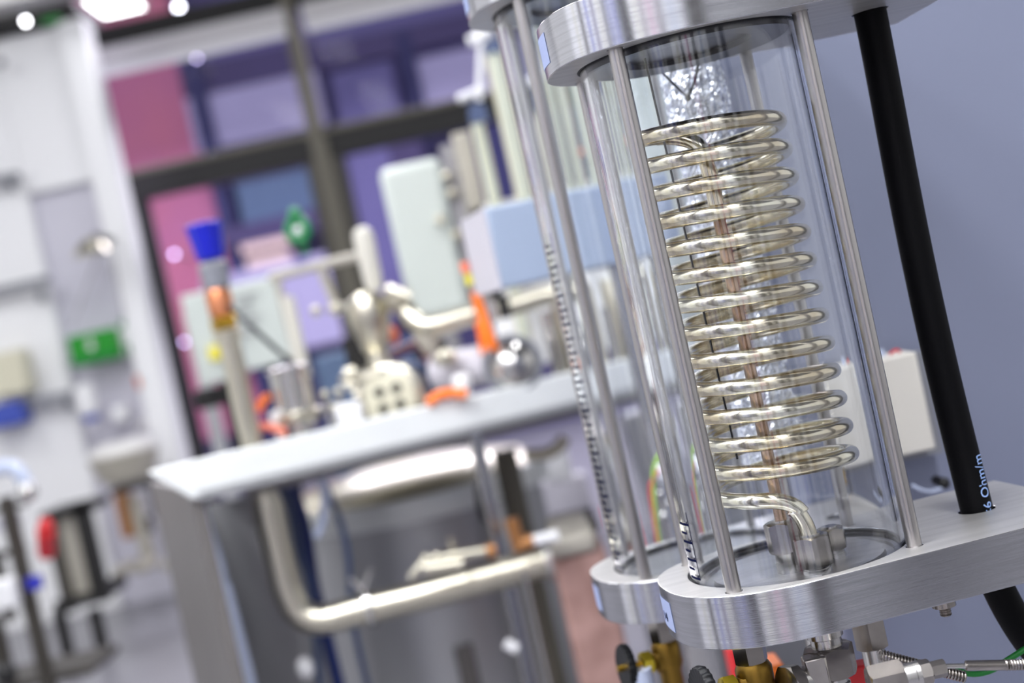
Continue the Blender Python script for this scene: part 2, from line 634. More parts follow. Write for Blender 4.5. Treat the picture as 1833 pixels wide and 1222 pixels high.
panel(620, 280, 90, 300, M['violet'], 'violet_panel', FY - 0.04)
panel(690, 250, 60, 330, M['violet_dark'], 'dark_band', FY - 0.04)
panel(560, 640, 200, 80, M['tealgrey'], 'teal_panel', FY - 0.04)
panel(820, 210, 160, 330, M['navy'], 'dark_band', FY - 0.04)

for (x, y, r, mt, lb) in ((320, 13, 15, 'lamp', 'bright round white lamp beyond the upper window'), (352, 104, 9, 'lamp_violet', 'small pale violet lamp beyond the upper window pane'),
                          (312, 455, 11, 'lamp_violet', 'round pale lamp against the pink panel, left of the blue valve knob'), (330, 612, 9, 'lamp_violet', 'small pink-white lamp low beside the white partition edge')):
    c = P(x, y, FY - 0.6)
    rr = r * S(FY) * 0.32
    q = MB(); q.ball(c, rr)
    o = tag(q.build('hall_lamp', M[mt]), lb, 'lamp')
    q = MB(); q.lathe([(rr * 0.5, rr * 0.7), (rr * 0.55, rr * 1.1), (rr * 0.1, rr * 1.3)], 20, Matrix.Translation(c)); q.build('lamp_cap', M['grey'], o)
    q = MB(); q.cyl(c, (c.x, FY + 0.62, c.z), 0.012, 10); q.build('lamp_arm', M['grey'], o)
# area light added to brighten the hall facade beyond the window
area('hall_fill_light', (-1.0, 10.4, 4.6), (R(-35), 0, 0), 7, 0.8, 430, (1.0, 0.96, 0.98))

# ------------------------------------------------------------------ right-hand wall panel behind the glass vessels
TZ = R(7.2)
wl = P(1330, 300, 1.63)
wm = Matrix.Translation((wl.x, 1.63, 0)) @ Matrix.Rotation(TZ, 4, 'Z')
mb = MB(); mb.box((0.75, 0.04, 1.2), (1.5, 0.08, 2.6), mtx=wm)
wr = structure(mb.build('wall_right', M['wallblue'], bevel=0.004))
mb = MB(); mb.box((0.455, -0.011, 1.2), (0.035, 0.02, 2.6), mtx=wm)
structure(mb.build('trim_5', M['wallblue'], bevel=0.006))

# ------------------------------------------------------------------ glass vessels
ROD = 0.069
TR = 0.0875
RX, RY = 0.0735, 0.0675


def ztrans(z):
    return Matrix.Translation((0, 0, z))


def plate_outline(x1=0.222, r=0.0985):
    pts = []
    ex = 2 / 2.5
    for a in range(90, 271, 2):
        c_, s_ = math.cos(R(a)), math.sin(R(a))
        pts.append((-0.1130 * abs(c_) ** ex, r * math.copysign(abs(s_) ** ex, s_)))
    pts += [(x1, -r), (x1, r)]
    return pts


def milled(o):
    o.data.materials.append(M['alu_face'])
    for p_ in o.data.polygons:
        if abs(p_.normal.z) > 0.9:
            p_.material_index = 1


def outline_pt(a, off=0.0002, r=0.0985):
    ex = 2 / 2.5
    c_, s_ = math.cos(R(a)), math.sin(R(a))
    x_, y_ = -0.1130 * abs(c_) ** ex, r * math.copysign(abs(s_) ** ex, s_)
    h_ = math.hypot(x_, y_)
    return x_ * (1 + off / h_), y_ * (1 + off / h_)


def vessel(name, label, loc, H, tmark, full):
    e = thing(name, label, 'glass vessel', loc, TZ, local=True)
    rods = [(-RX, -RY), (RX - 0.001, -RY), (RX - 0.001, RY), (-RX, RY)]
    holes = [circle(0, 0, TR + 0.0018, 96)] + [circle(x, y, 0.0066, 20) for x, y in rods] + [circle(0.1573, 0.0008, 0.0150, 36)]
    low = MB().prism(plate_outline(), -0.041, 0, holes).build('lower_plate', M['alu'], e, bevel=0.0007)
    milled(low)
    q = MB(); q.torus(TR + 0.0008, 0.0014, ztrans(-0.003), 96); q.build('seal_ring', M['black'], low)
    up = MB().prism(plate_outline(), H, H + 0.041, holes).build('upper_plate', M['alu'], e, bevel=0.0007)
    milled(up)
    q = MB(); q.torus(TR + 0.0008, 0.0016, ztrans(H + 0.0015), 96); q.build('seal_ring', M['black'], up)
    for x, y in rods:
        q = MB(); q.cyl((x, y, -0.02), (x, y, H + 0.02), 0.0059, 32)
        q.build('support_rod', M['rod'], e)
    q = MB()
    z0, z1 = -0.012, H + 0.012
    q.lathe([(TR - 0.005, z0), (TR, z0), (TR, z1), (TR - 0.005, z1), (TR - 0.005, z0)], 128, cap=False)
    bmesh.ops.remove_doubles(q.bm, verts=q.bm.verts, dist=1e-6)
    gt = q.build('glass_tube', M['glass'], e)
    # ruled scale on the outside of the tube
    q = MB()
    zc, zt, mark_a, mark_w = tmark
    n = int((zt - zc) / 0.0073)
    for i in range(n):
        z = zc + i * 0.0073
        long_ = i % 2 == 0
        a0 = R(mark_a); a1 = R(mark_a + (mark_w if long_ else mark_w * 0.65))
        seg = 5
        rr = TR + 0.0003
        for j in range(seg):
            t0 = a0 + (a1 - a0) * j / seg; t1 = a0 + (a1 - a0) * (j + 1) / seg
            vs = [(rr * math.cos(t0), rr * math.sin(t0), z), (rr * math.cos(t1), rr * math.sin(t1), z), (rr * math.cos(t1), rr * math.sin(t1), z + 0.0019), (rr * math.cos(t0), rr * math.sin(t0), z + 0.0019)]
            q.quadprism(vs, (0.0002 * math.cos(t0), 0.0002 * math.sin(t0), 0))
        if long_:
            t0 = R(mark_a + mark_w - 2)
            q.tube([(rr * math.cos(t0), rr * math.sin(t0), z), (rr * math.cos(t0), rr * math.sin(t0), z + 0.0035)], 0.0004, 5)
    for a in (mark_a + mark_w,):
        t0 = R(a)
        q.tube([((TR + 0.0003) * math.cos(t0), (TR + 0.0003) * math.sin(t0), zc), ((TR + 0.0003) * math.cos(t0), (TR + 0.0003) * math.sin(t0), zt)], 0.00028, 5)
    sm = q.build('scale_marks', M['tick'], gt)
    # end discs
    q = MB()
    q.lathe([(0.0815, -0.03), (0.0815, -0.006), (0.077, -0.006), (0.0765, -0.009), (0.070, -0.009), (0.069, -0.005), (0.04, -0.0035), (0.002, -0.003)], 96)
    q.build('bottom_disc', M['alu_rough'], e)
    q = MB()
    q.lathe([(0.002, H + 0.001), (0.05, H + 0.001), (0.052, H - 0.003), (0.0815, H - 0.0045), (0.0815, H + 0.03)], 96)
    q.build('top_plug', M['plug'], e)
    # small number label on the rounded end of each plate
    for (z, pl) in ((-0.034, low), (H + 0.009, up)):
        q = MB()
        a0, a1 = 167, 184
        for j in range(6):
            p0_ = outline_pt(a0 + (a1 - a0) * j / 6); p1_ = outline_pt(a0 + (a1 - a0) * (j + 1) / 6)
            q.quadprism([(p0_[0], p0_[1], z), (p1_[0], p1_[1], z), (p1_[0], p1_[1], z + 0.024), (p0_[0], p0_[1], z + 0.024)], (-0.0002, 0, 0))
        lb = q.build('number_label', M['label'], pl)
        lb['label'] = 'pale blue number label'
    return e, low, up, gt, sm


C1 = P(1426, 993, 1.143)
H1 = P(1227, 88, 1.143).z - C1.z
v1, low1, up1, gt1, sm1 = vessel('glass_vessel', 'sharply focused glass cylinder with steel coil inside, clamped between two thick aluminium plates', C1, H1, (0.003, 0.058, 179, 13), True)
rb = P(1155, 1035, 1.36)
C2 = Vector((rb.x + 0.0650, 1.436, rb.z))
H2 = P(938, -8, 1.36).z - C2.z
v2, low2, up2, gt2, sm2 = vessel('glass_vessel', 'taller empty glass cylinder with a long ruled scale, behind the coil vessel', C2, H2, (0.004, 0.345, 175, 20), False)


def text_mesh(body, size, name, material, parent, place, extrude=0.0001):
    cu = bpy.data.curves.new(name, 'FONT')
    cu.body = body
    cu.size = size
    cu.extrude = extrude
    cu.resolution_u = 3
    to = bpy.data.objects.new('tmp', cu)
    C.objects.link(to)
    dg = bpy.context.evaluated_depsgraph_get()
    me = bpy.data.meshes.new_from_object(to.evaluated_get(dg))
    bpy.data.objects.remove(to)
    for v in me.vertices:
        v.co = place(v.co.copy())
    me.name = name
    me.materials.clear()
    me.materials.append(material)
    o = bpy.data.objects.new(name, me)
    C.objects.link(o)
    o.parent = parent
    return o


# number printed on the front label of the coil vessel
def on_end(c):
    x_, y_ = outline_pt(174.5 + math.degrees((c.x - 0.002) / 0.113), 0.0009 + c.z)
    return Vector((x_, y_, -0.028 + c.y))


text_mesh('14', 0.011, 'printed_number', M['tick'], low1, on_end)

# --- heating coil
q = MB()
pitch = 0.02249
rc = 0.0570
z_right1 = 0.342
pts = []
zr_top = z_right1 + pitch * 0.5
pts += smooth_path([(-0.0115, -0.028, 0.286), (-0.0115, -0.028, 0.318), (-0.0145, -0.024, 0.337), (-0.026, -0.009, 0.348), (-0.041, 0.011, 0.3535), (-0.050, 0.0215, 0.3546)], 8)[:-1]
t_start = PI * 0.87
t_end = 2 * PI * 13 + PI
th = t_start
while th < t_end:
    z = z_right1 - pitch * (th - 2 * PI) / (2 * PI)
    pts.append(Vector((rc * math.cos(th), rc * math.sin(th), z)))
    th += 2 * PI / 56
zl = z_right1 - pitch * (t_end - 2 * PI) / (2 * PI)
pts += smooth_path([(-rc, 0, zl), (-0.0535, -0.024, 0.0605), (-0.043, -0.042, 0.0590), (-0.030, -0.0505, 0.0575), (-0.018, -0.0535, 0.0535), (-0.0095, -0.054, 0.0465), (-0.0050, -0.054, 0.0370), (-0.0030, -0.054, 0.0270), (-0.0026, -0.054, 0.015)], 8)
q.tube(pts, 0.0063, 32)
bmesh.ops.translate(q.bm, vec=(0.0024, 0, 0), verts=[v for v in q.bm.verts if v.co.z > 0.045 and (v.co.x**2+v.co.y**2) > 0.0016])
coil = q.build('coil', M['coil'], v1)
q = MB()
q.cyl((-0.0155, -0.031, 0.02), (-0.0115, -0.028, 0.296), 0.0049, 20)
q.build('riser_tube', M['riser'], v1)


def fitting(par, x, y, z, a, h, neck, rot=0.3):
    q = MB(); q.hexnut(a, h, Matrix.Translation((x, y, z + neck)), rot); n = q.build('compression_nut', M['steel_nut'], par)
    q = MB(); q.lathe([(a * 0.86, -0.004), (a * 0.86, neck * 0.5), (a * 0.8, neck * 0.5), (a * 0.8, neck + 0.001)], 32, Matrix.Translation((x, y, z))); q.build('collar', M['steel'], n)
    q = MB(); q.lathe([(a * 0.62, 0), (a * 0.62, 0.002), (a * 0.5, 0.0022)], 24, Matrix.Translation((x, y, z + neck + h - 0.0005))); q.build('ferrule', M['steel'], n)


fitting(v1, -0.0026, -0.054, -0.003, 0.0130, 0.0235, 0.004, 0.22)
fitting(v1, -0.0155, -0.031, -0.003, 0.0130, 0.024, 0.015, 0.5)
fitting(v1, 0.024, -0.022, -0.003, 0.0105, 0.017, 0.006, 0.1)
q = MB(); q.cyl((-0.036, -0.02, 0.09), (-0.040, -0.02, H1 - 0.004), 0.0009, 8); q.build('probe_wire', M['wire'], v1)
# screw under the right of the lower plate
q = MB()
q.lathe([(0.0035, -0.050), (0.0045, -0.049)] + [(0.0045 if i % 2 else 0.0038, -0.049 + 0.0008 * i) for i in range(8)] + [(0.009, -0.0425), (0.009, -0.0365)], 24, Matrix.Translation((0.079, -0.084, -0.004)))
q.build('clamp_screw', M['steel_nut'], v1)

# --- black hose down through both plates
hx, hy = 0.1573, 0.0008


def loc1(x, y, z):
    return Matrix.Translation(C1) @ Matrix.Rotation(TZ, 4, 'Z') @ Vector((x, y, z))


h0 = thing('rubber_hose', 'thick straight black rubber hose passing down through the plates right of the coil vessel', 'hose', loc1(hx, hy, -0.2), 0)
q = MB()
hp = [loc1(hx, hy, 0.62), loc1(hx, hy, 0.42), loc1(hx - 0.004, hy, 0.25), loc1(hx - 0.004, hy, 0.13), loc1(hx, hy, 0.0), loc1(hx + 0.001, hy, -0.045)]
lowp = [loc1(hx + 0.006, hy, -0.075), loc1(hx + 0.02, hy, -0.115), loc1(hx + 0.045, hy, -0.16), loc1(hx + 0.09, hy + 0.01, -0.20)]
q.tube(smooth_path(hp + lowp, 8), 0.0132, 40)
q.build('hose', M['hose'], h0)


def on_hose(c):
    # reading upwards, wrapped round the right-hand front of the hose
    rr = 0.0134 + c.z
    a = R(-45) + (-c.y) / 0.0128 * -1 * -1
    base = loc1(hx, hy, 0)
    return Vector((base.x + rr * math.cos(a), base.y + rr * math.sin(a), base.z + c.x - 0.0055)) - h0.location


text_mesh('<6 Ohm/m', 0.0115, 'printed_text', M['print'], h0, on_hose)

# --- foil wrapped pipe between the two vessels
FPY = 1.304
fp = P(1240, 150, FPY)
fo = thing('foil_wrapped_pipe', 'vertical pipe wrapped in crumpled silver foil, seen behind the top of the coil', 'pipe', (fp.x, FPY, EYE - 0.25))
q = MB()
nr, ns = 260, 96
rings = []
for i in range(nr):
    z = EYE - 0.19 + (0.60) * i / (nr - 1)
    ring = []
    for j in range(ns):
        a = 2 * PI * j / ns
        d = 0.0036 * noise.noise(Vector((math.cos(a) * 3.2, math.sin(a) * 3.2, z * 70))) + 0.0040 * abs(noise.noise(Vector((math.cos(a) * 9, math.sin(a) * 9, z * 190 + 9)))) + 0.0022 * abs(noise.noise(Vector((math.cos(a) * 17, math.sin(a) * 17, z * 380 + 5))))
        r_ = 0.0285 + d
        ring.append(q.bm.verts.new((fp.x + r_ * math.cos(a), FPY + r_ * math.sin(a), z)))
    rings.append(ring)
for i in range(nr - 1):
    for j in range(ns):
        q.bm.faces.new((rings[i][j], rings[i][(j + 1) % ns], rings[i + 1][(j + 1) % ns], rings[i + 1][j]))
q.build('foil', M['foil'], fo, smooth=False)
q = MB(); q.cyl((fp.x, FPY, EYE - 0.6), (fp.x, FPY, EYE + 0.5), 0.008); q.build('pipe', M['steel'], fo)
q = MB()
a1_ = P(1180, 128, 1.262); a2_ = P(1231, 176, 1.260); a3_ = P(1252, 106, 1.262)
q.tube(smooth_path([a1_, (a1_ + a2_) / 2 + Vector((0.001, 0, -0.002)), a2_], 6), 0.0011, 8)
q.tube(smooth_path([a3_, (a3_ + a2_) / 2 + Vector((0.002, 0, 0)), a2_], 6), 0.0013, 8)
q.ball(a2_, 0.0032, 12)
q.build('binding_wire', M['wire'], fo)

# ------------------------------------------------------------------ on the right-hand wall
wb = thing('control_box', 'cream white rectangular plastic box mounted on the blue-grey wall behind the right rod', 'control box', P(1590, 800, 1.6))
q = MB(); q.fb(1500, 659, 143, 180, 1.575, 0.055); q.build('housing', M['white_plastic'], wb, bevel=0.003)
q = MB(); q.fb(1506, 660, 148, 186, 1.615, 0.02); q.build('back_plate', M['grey'], wb)
q = MB(); q.pt([(1592, 637, 1.6), (1598, 629, 1.6), (1606, 626, 1.6), (1612, 632, 1.6)], 2.5); q.build('terminal_wire', M['red'], wb)
q = MB(); q.vc(1580, 625, 638, 1.6, 5); q.vc(1571, 627, 640, 1.6, 4); q.build('terminal_plug', M['palehose'], wb)
q = MB(); q.vc(1536, 834, 862, 1.6, 8); q.build('cable_gland', M['brass'], wb)
q = MB(); q.vc(1548, 862, 925, 1.6, 8); q.vc(1565, 850, 920, 1.6, 4); q.build('cable', M['grey'], wb)
q = MB(); q.pt([(1632, 868, 1.56), (1650, 877, 1.56), (1668, 879, 1.57), (1690, 872, 1.58)], 3.2)
o = tag(q.build('spiral_cord', M['palehose']), 'thin pale coiled cord with black plug just above the aluminium plate beside the hose', 'cord')
c = P(1690, 865, 1.58); q = MB(); q.ball(c, 11 * S(1.58), 20); q.cyl(c, c + Vector((0, 0.03, 0)), 9 * S(1.58)); q.build('plug', M['black'], o)


# ------------------------------------------------------------------ fittings under the plates
def handwheel_valve(body_px, Y, z_top, label):
    """brass valve hanging from a plate: body, steel nut, packing nut, stem and knurled black handwheel to the left"""
    b0 = P(body_px[0], body_px[1], Y)
    e = thing('brass_valve', label, 'valve', (b0.x, Y, b0.z - 0.05), 0, 'brass needle valves under the plates')
    T = Matrix.Translation(b0)
    q = MB(); q.hexnut(0.0115, z_top - b0.z - 0.012 + 0.004, T @ Matrix.Translation((0, 0, 0.012)), 0.2); q.build('steel_nut', M['steel_nut'], e)
    q = MB(); q.lathe([(0.011, -0.07), (0.011, -0.018), (0.0145, -0.01), (0.0145, 0.008), (0.012, 0.0125)], 32, T)
    L = frame_to((-1, -0.25, 0.08), b0 + Vector((0, 0, -0.006)))
    q.lathe([(0.0125, 0.0), (0.0125, 0.012), (0.008, 0.016), (0.008, 0.019)], 32, L)
    q.build('valve_body', M['brass_dark'], e)
    q = MB(); q.hexnut(0.0105, 0.011, L @ ztrans(0.0175), 0.4); q.build('packing_nut', M['brass_yellow'], e)
    q = MB(); q.lathe([(0.0034, 0.027), (0.0034, 0.053)], 16, L); q.build('stem', M['brass'], e)

    def kn(th, r, z):
        if r > 0.02:
            return r - 0.0011 * (0.5 + 0.5 * math.cos(th * 22)), z
        return r, z
    q = MB(); q.lathe([(0.006, 0.040), (0.017, 0.0405), (0.0225, 0.0395), (0.0235, 0.0435), (0.0225, 0.0475), (0.017, 0.0465), (0.006, 0.047)], 132, L, kn)
    q.build('handwheel', M['black_gloss'], e)
    return e


handwheel_valve((1193, 1168), 1.40, C2.z - 0.041, 'brass valve with black knurled handwheel under the rear plate, left of the other')
handwheel_valve((1352, 1212), 1.085, C1.z - 0.041, 'brass valve under the front plate, its black handwheel cut off by the picture edge')
q = MB(); q.vc(1168, 1196, 1300, 1.38, 21); tag(q.build('steel_sleeve', M['palehose']), 'short pale cylinder just below the packing nut of the rear brass valve', 'sleeve')

# steel tee and hex fittings below the front plate
e = thing('steel_fitting', 'cluster of hexagonal stainless pipe fittings hanging under the middle of the front plate', 'pipe fitting', P(1480, 1220, 1.09))
c = P(1492, 1208, 1.09)
q = MB(); q.hexnut(0.0175, 0.0235, Matrix.Translation(c), 0.15); q.build('hex_nut', M['steel_nut'], e)
q = MB(); q.lathe([(0.012, 0.02), (0.012, 0.03), (0.014, 0.031), (0.014, 0.045)], 32, Matrix.Translation(c)); q.build('threaded_stub', M['steel'], e)
q = MB(); q.lathe([(0.012, -0.03), (0.012, -0.006), (0.0105, -0.005), (0.0105, 0.001)], 32, Matrix.Translation(c)); q.build('union_body', M['steel'], e)
c = P(1436, 1208, 1.075)
L = frame_to((-1, -0.55, 0.05), c + Vector((0, 0, -0.004)))
q = MB(); q.lathe([(0.0105, -0.012), (0.0105, 0.004), (0.0125, 0.005), (0.0125, 0.008)], 32, L); q.build('elbow_neck', M['steel'], e)
q = MB(); q.hexnut(0.014, 0.010, L @ ztrans(0.006), 0.1); q.build('hex_nut', M['steel_nut'], e)
q = MB(); q.box(c + Vector((0.011, 0.0, -0.012)), (0.017, 0.017, 0.05)); q.build('elbow_body', M['steel_nut'], e, bevel=0.002)
e = thing('steel_fitting', 'dark hexagonal pipe fitting under the front plate, right of the largest nut', 'pipe fitting', P(1565, 1222, 1.13))
c = P(1562, 1158, 1.13)
q = MB(); q.hexnut(0.0125, 0.026, Matrix.Translation(c), 0.3); q.build('hex_nut', M['steel_nut'], e)
q = MB(); q.cyl(c + Vector((0, 0, -0.045)), c + Vector((0, 0, 0.002)), 0.0095, 28); q.build('stub_pipe', M['steel'], e)

e = thing('thermocouple_fitting', 'horizontal stainless fitting with three nuts and a spring-armoured lead to the right edge', 'sensor fitting', P(1600, 1222, 1.02))
YF = 1.02
pA = P(1556, 1226, YF)
dirv = (P(1692, 1194, YF) - pA).normalized()
L = frame_to(dirv, pA)
kk = S(YF)
q = MB(); q.hexnut(30 * kk, 64 * kk, L, 0.5); q.build('large_nut', M['steel_nut'], e)
q = MB(); q.lathe([(23 * kk, 60 * kk), (23 * kk, 84 * kk), (24 * kk, 85 * kk), (24 * kk, 93 * kk)], 32, L); q.build('barrel', M['steel'], e)
q = MB(); q.hexnut(20 * kk, 22 * kk, L @ ztrans(92 * kk), 0.1); q.build('lock_nut', M['steel_nut'], e)
q = MB(); q.hexnut(14 * kk, 27 * kk, L @ ztrans(114 * kk), 0.35); q.build('small_nut', M['steel_nut'], e)
q = MB(); q.cyl(P(1690, 1192, YF), P(1735, 1191, YF), 4.5 * kk, 16); q.build('probe_sheath', M['steel'], e)
q = MB(); q.cyl(P(1729, 1191, YF), P(1800, 1190, YF), 9.5 * kk, 24); q.build('sleeve', M['steel_nut'], e)


def spring(mb_, a, b, r, rr, turns):
    a = Vector(a); b = Vector(b)
    L = frame_to(b - a, a)
    ln = (b - a).length
    n = int(turns * 14)
    pts = [L @ Vector((r * math.cos(2 * PI * i / 14), r * math.sin(2 * PI * i / 14), ln * i / n)) for i in range(n + 1)]
    mb_.tube(pts, rr, 6)


q = MB(); spring(q, P(1798, 1190, YF), P(1870, 1188, YF), 8.5 * kk, 2.1 * kk, 14); q.cyl(P(1798, 1190, YF), P(1870, 1188, YF), 7 * kk); q.build('spring_armour', M['steel_nut'], e)
e = thing('armoured_cable', 'spring-armoured cable ending behind the small nuts below the front plate', 'cable', P(1660, 1222, 1.09))
YS = 1.09
q = MB(); spring(q, P(1575, 1172, YS), P(1728, 1212, YS), 9 * S(YS), 2.2 * S(YS), 27); q.cyl(P(1575, 1172, YS), P(1728, 1212, YS), 7.4 * S(YS)); q.build('spring_armour', M['steel_nut'], e)
q = MB(); q.pt([(1705, 1196, 1.13), (1740, 1206, 1.13), (1775, 1199, 1.13), (1805, 1180, 1.13), (1840, 1158, 1.13)], 5.5); tag(q.build('green_cable', M['green_cable']), 'green cable curving behind the steel sleeve at the lower right', 'cable')
q = MB(); q.box(P(1545, 1205, 1.2), (0.03, 0.02, 0.02)); tag(q.build('red_connector', M['red'], bevel=0.002), 'small red connector glimpsed between the steel fittings at the bottom', 'connector')
q = MB(); q.fb(1365, 1195, 38, 120, 1.5, 0.05); tag(q.build('orange_block', M['orange'], bevel=0.002), 'bright orange block showing under the front plate between brass valve and steel fittings', 'block')
q = MB(); q.fb(1302, 1160, 15, 120, 1.75, 0.05); tag(q.build('red_hose', M['red'], bevel=0.004), 'narrow red upright strip just left of the front brass valve body', 'hose')

# ------------------------------------------------------------------ rest of the room, left of and behind the camera
mb = MB(); mb.box((-2.35, -0.1, 2.0), (0.1, 3.4, 4.0)); structure(mb.build('wall_left', M['white']))
mb = MB(); mb.box((-0.2, -1.8, 2.0), (4.4, 0.1, 4.0)); structure(mb.build('wall_front', M['white']))
for i in range(7):  # unseen coloured strips added to give the plates streaks to reflect
    y0 = -1.55 + i * 0.42
    mb = MB(); mb.box((-2.28, y0 + 0.1, 1.5), (0.04, (0.12, 0.2, 0.1, 0.16)[i % 4], 2.95)); mb.build('reflection_strip', M[('blue_mid', 'frame', 'cream', 'violet_dark')[i % 4]])
    o = bpy.data.objects[-1] if False else None
for i, o in enumerate([o for o in C.objects if o.name.startswith('reflection_strip')]):
    o.name = 'window_%d' % (i + 2); structure(o)  # opaque strips added for reflections, no glazing
mb = MB(); mb.box((-1.35, -1.73, 1.3), (0.5, 0.06, 2.6)); structure(mb.build('door_1', M['frame_black']))
for i_, (x_, w_, c_) in enumerate(((-2.05, 0.16, 'blue_mid'), (-1.75, 0.14, 'frame'), (-0.78, 0.12, 'cream'), (-0.5, 0.12, 'frame'), (-0.2, 0.09, 'pink'), (0.12, 0.16, 'frame'), (0.5, 0.1, 'lightblue'), (1.1, 0.5, 'frame'), (1.75, 0.3, 'frame_black'))):  # upright strips added out of view for reflections in the metal
    mb = MB(); mb.box((x_, -1.73, 1.3), (w_, 0.06, 2.6)); structure(mb.build('trim_%d' % (6 + i_), M[c_]))

# ------------------------------------------------------------------ bench with light steel skirt
A = P(265, 845, 2.65)
Bq = P(1110, 645, 2.88)
bd = Vector((Bq.x - A.x, Bq.y - A.y, 0)).normalized()
bn = Vector((-bd.y, bd.x, 0))      # towards the back
AZ = A.z


def on_bench(px, py):
    """point of the skirt plane under a pixel"""
    a = P(px, py, 1.0) - Vector((0, 0, EYE))
    o = Vector((0, 0, EYE))
    t = (A - o).dot(bn) / a.dot(bn)
    return o + a * t


nl = on_bench(345, 894)
top_r = A + bd * 1.35
bz = nl.z
bench = thing('workbench', 'long workbench with a pale satin steel front skirt, carrying valves and piping', 'workbench', (0.0, 3.1, 0))
q = MB()
q.quadprism([A, Vector((nl.x, nl.y, bz)), Vector((top_r.x, top_r.y, bz)), Vector((top_r.x, top_r.y, AZ))], bn * 0.03)
q.build('front_skirt', M['skirt'], bench, bevel=0.003)
q = MB()
far = 0.75
q.quadprism([A + bd * 0.08 + Vector((0, 0, -0.058)), top_r + Vector((0, 0, -0.058)), top_r + bn * far + Vector((0, 0, -0.058)), A + bn * far + bd * 0.12 + Vector((0, 0, -0.058))], (0, 0, -0.015))
q.build('bench_top', M['steel_blur'], bench)
# under rail
r0 = nl + bn * 0.05 + bd * 0.1; r1 = top_r + bn * 0.05
q = MB(); q.quadprism([(r0.x, r0.y, bz + 0.02), (r1.x, r1.y, bz + 0.02), (r1.x, r1.y, bz - 0.022), (r0.x, r0.y, bz - 0.022)], bn * 0.03); q.build('under_rail', M['cab_dark'], bench)
# end panel running back from the near left corner
n0 = Vector((nl.x, nl.y, 0)) + bn * 0.02
f0 = P(268, 868, 3.27)
q = MB(); q.quadprism([(n0.x, n0.y, 0.05), (n0.x, n0.y, bz + 0.01), (f0.x, f0.y, bz + 0.01), (f0.x, f0.y, 0.05)], (0.02, 0.004, 0)); q.build('end_panel', M['cab_dark'], bench)
q = MB(); q.fb(372, 905, 150, 800, 3.15, 0.03); q.build('rear_panel', M['steel_blur'], bench)
lg = on_bench(862, 800) + bn * 0.04
for xx in (0, 1):
    p0 = lg if xx == 0 else top_r + bn * 0.04 - bd * 0.05
    q = MB(); q.box((p0.x, p0.y, bz / 2), (0.027, 0.027, bz), rz=math.atan2(bd.y, bd.x)); q.build('leg', M['steel'], bench, bevel=0.003)
p0 = top_r + bn * 0.7 - bd * 0.05
q = MB(); q.box((p0.x, p0.y, bz / 2), (0.027, 0.027, bz)); q.build('leg', M['steel'], bench)

# ------------------------------------------------------------------ things under the bench
tank = thing('steel_tank', 'large upright stainless tank with bright rim standing under the workbench', 'tank', (P(740, 900, 3.62).x, 3.62, 0))
tc = P(742, 862, 3.62)
kk = S(3.62)
T = Matrix.Translation((tc.x, 3.62, 0))
q = MB(); q.lathe([(222 * kk, 0.08), (222 * kk, tc.z - 0.05)], 80, T); q.build('body', M['steel_blur'], tank)
q = MB(); q.lathe([(222 * kk, tc.z - 0.06), (238 * kk, tc.z - 0.055), (240 * kk, tc.z - 0.02), (236 * kk, tc.z)], 80, T); q.build('rim', M['skirt'], tank, bevel=0.003)
q = MB(); q.lathe([(232 * kk, tc.z - 0.005), (200 * kk, tc.z + 0.03), (100 * kk, tc.z + 0.055), (2 * kk, tc.z + 0.06)], 80, T); q.build('lid', M['steel_warm'], tank)
q = MB(); q.vc(905, 1150, 1500, 3.3, 17); q.build('side_handle', M['cab_dark'], tank)
q = MB(); q.pt([(858, 870, 3.24), (862, 905, 3.22), (870, 930, 3.24)], 8); q.build('latch', M['frame_black'], tank)

# big pipe rising through the bench to the blue valve
vp = thing('valve_pipe', 'upright warm steel pipe with copper and gold nuts under a blue octagonal knob', 'valve', P(440, 795, 2.82))
YV = 2.82
kk = S(YV)
q = MB()
zt = P(405, 592, YV); z2 = P(474, 880, YV)
pl = [(405, 592, YV), (440, 750, YV), (474, 885, YV), (505, 1022, YV), (518, 1065, YV), (540, 1098, YV), (580, 1108, YV), (640, 1093, YV), (760, 1064, YV), (901, 1026, YV), (992, 1001, YV)]
q.pt(pl[:3], 19, sm=0); q.build('riser_pipe', M['steel_warm'], vp)
q = MB(); q.tube([P(*p) for p in (pl[2], (480, 910, YV))], [24 * kk, 27 * kk], 20)
q.tube(smooth_path([P(*p) for p in [(478, 902, YV)] + pl[3:]], 8), 27 * kk, 24); q.build('elbow_pipe', M['steel_warm'], vp)
q = MB(); q.tube([P(655, 1062, YV), P(659, 1074, YV), P(664, 1104, YV), P(668, 1116, YV)], 0.001)
L = frame_to(P(760, 1064, YV) - P(640, 1093, YV), P(656, 1088, YV)); q.lathe([(28 * kk, 0), (35 * kk, 0.002), (35 * kk, 0.014), (28 * kk, 0.016)], 32, L)
q.tube([P(650, 1060, YV - 0.02), P(628, 1035, YV - 0.02)], 6 * kk, 12); q.tube([P(652, 1056, YV - 0.02), P(664, 1018, YV - 0.02)], 5 * kk, 12); q.build('pipe_clamp', M['steel'], vp)
q = MB(); L = frame_to(P(992, 1001, YV) - P(901, 1026, YV), P(975, 1005, YV)); q.lathe([(28 * kk, 0), (38 * kk, 0.002), (38 * kk, 0.016), (28 * kk, 0.018)], 32, L); q.build('pipe_clamp', M['steel'], vp)


def vlathe(x, y, Y, prof_px, n=24, fn=None):
    """profile in pixels, z measured upwards from pixel (x, y)"""
    k_ = S(Y)
    return MB().lathe([(r * k_, z * k_) for r, z in prof_px], n, Matrix.Translation(P(x, y, Y)), fn)


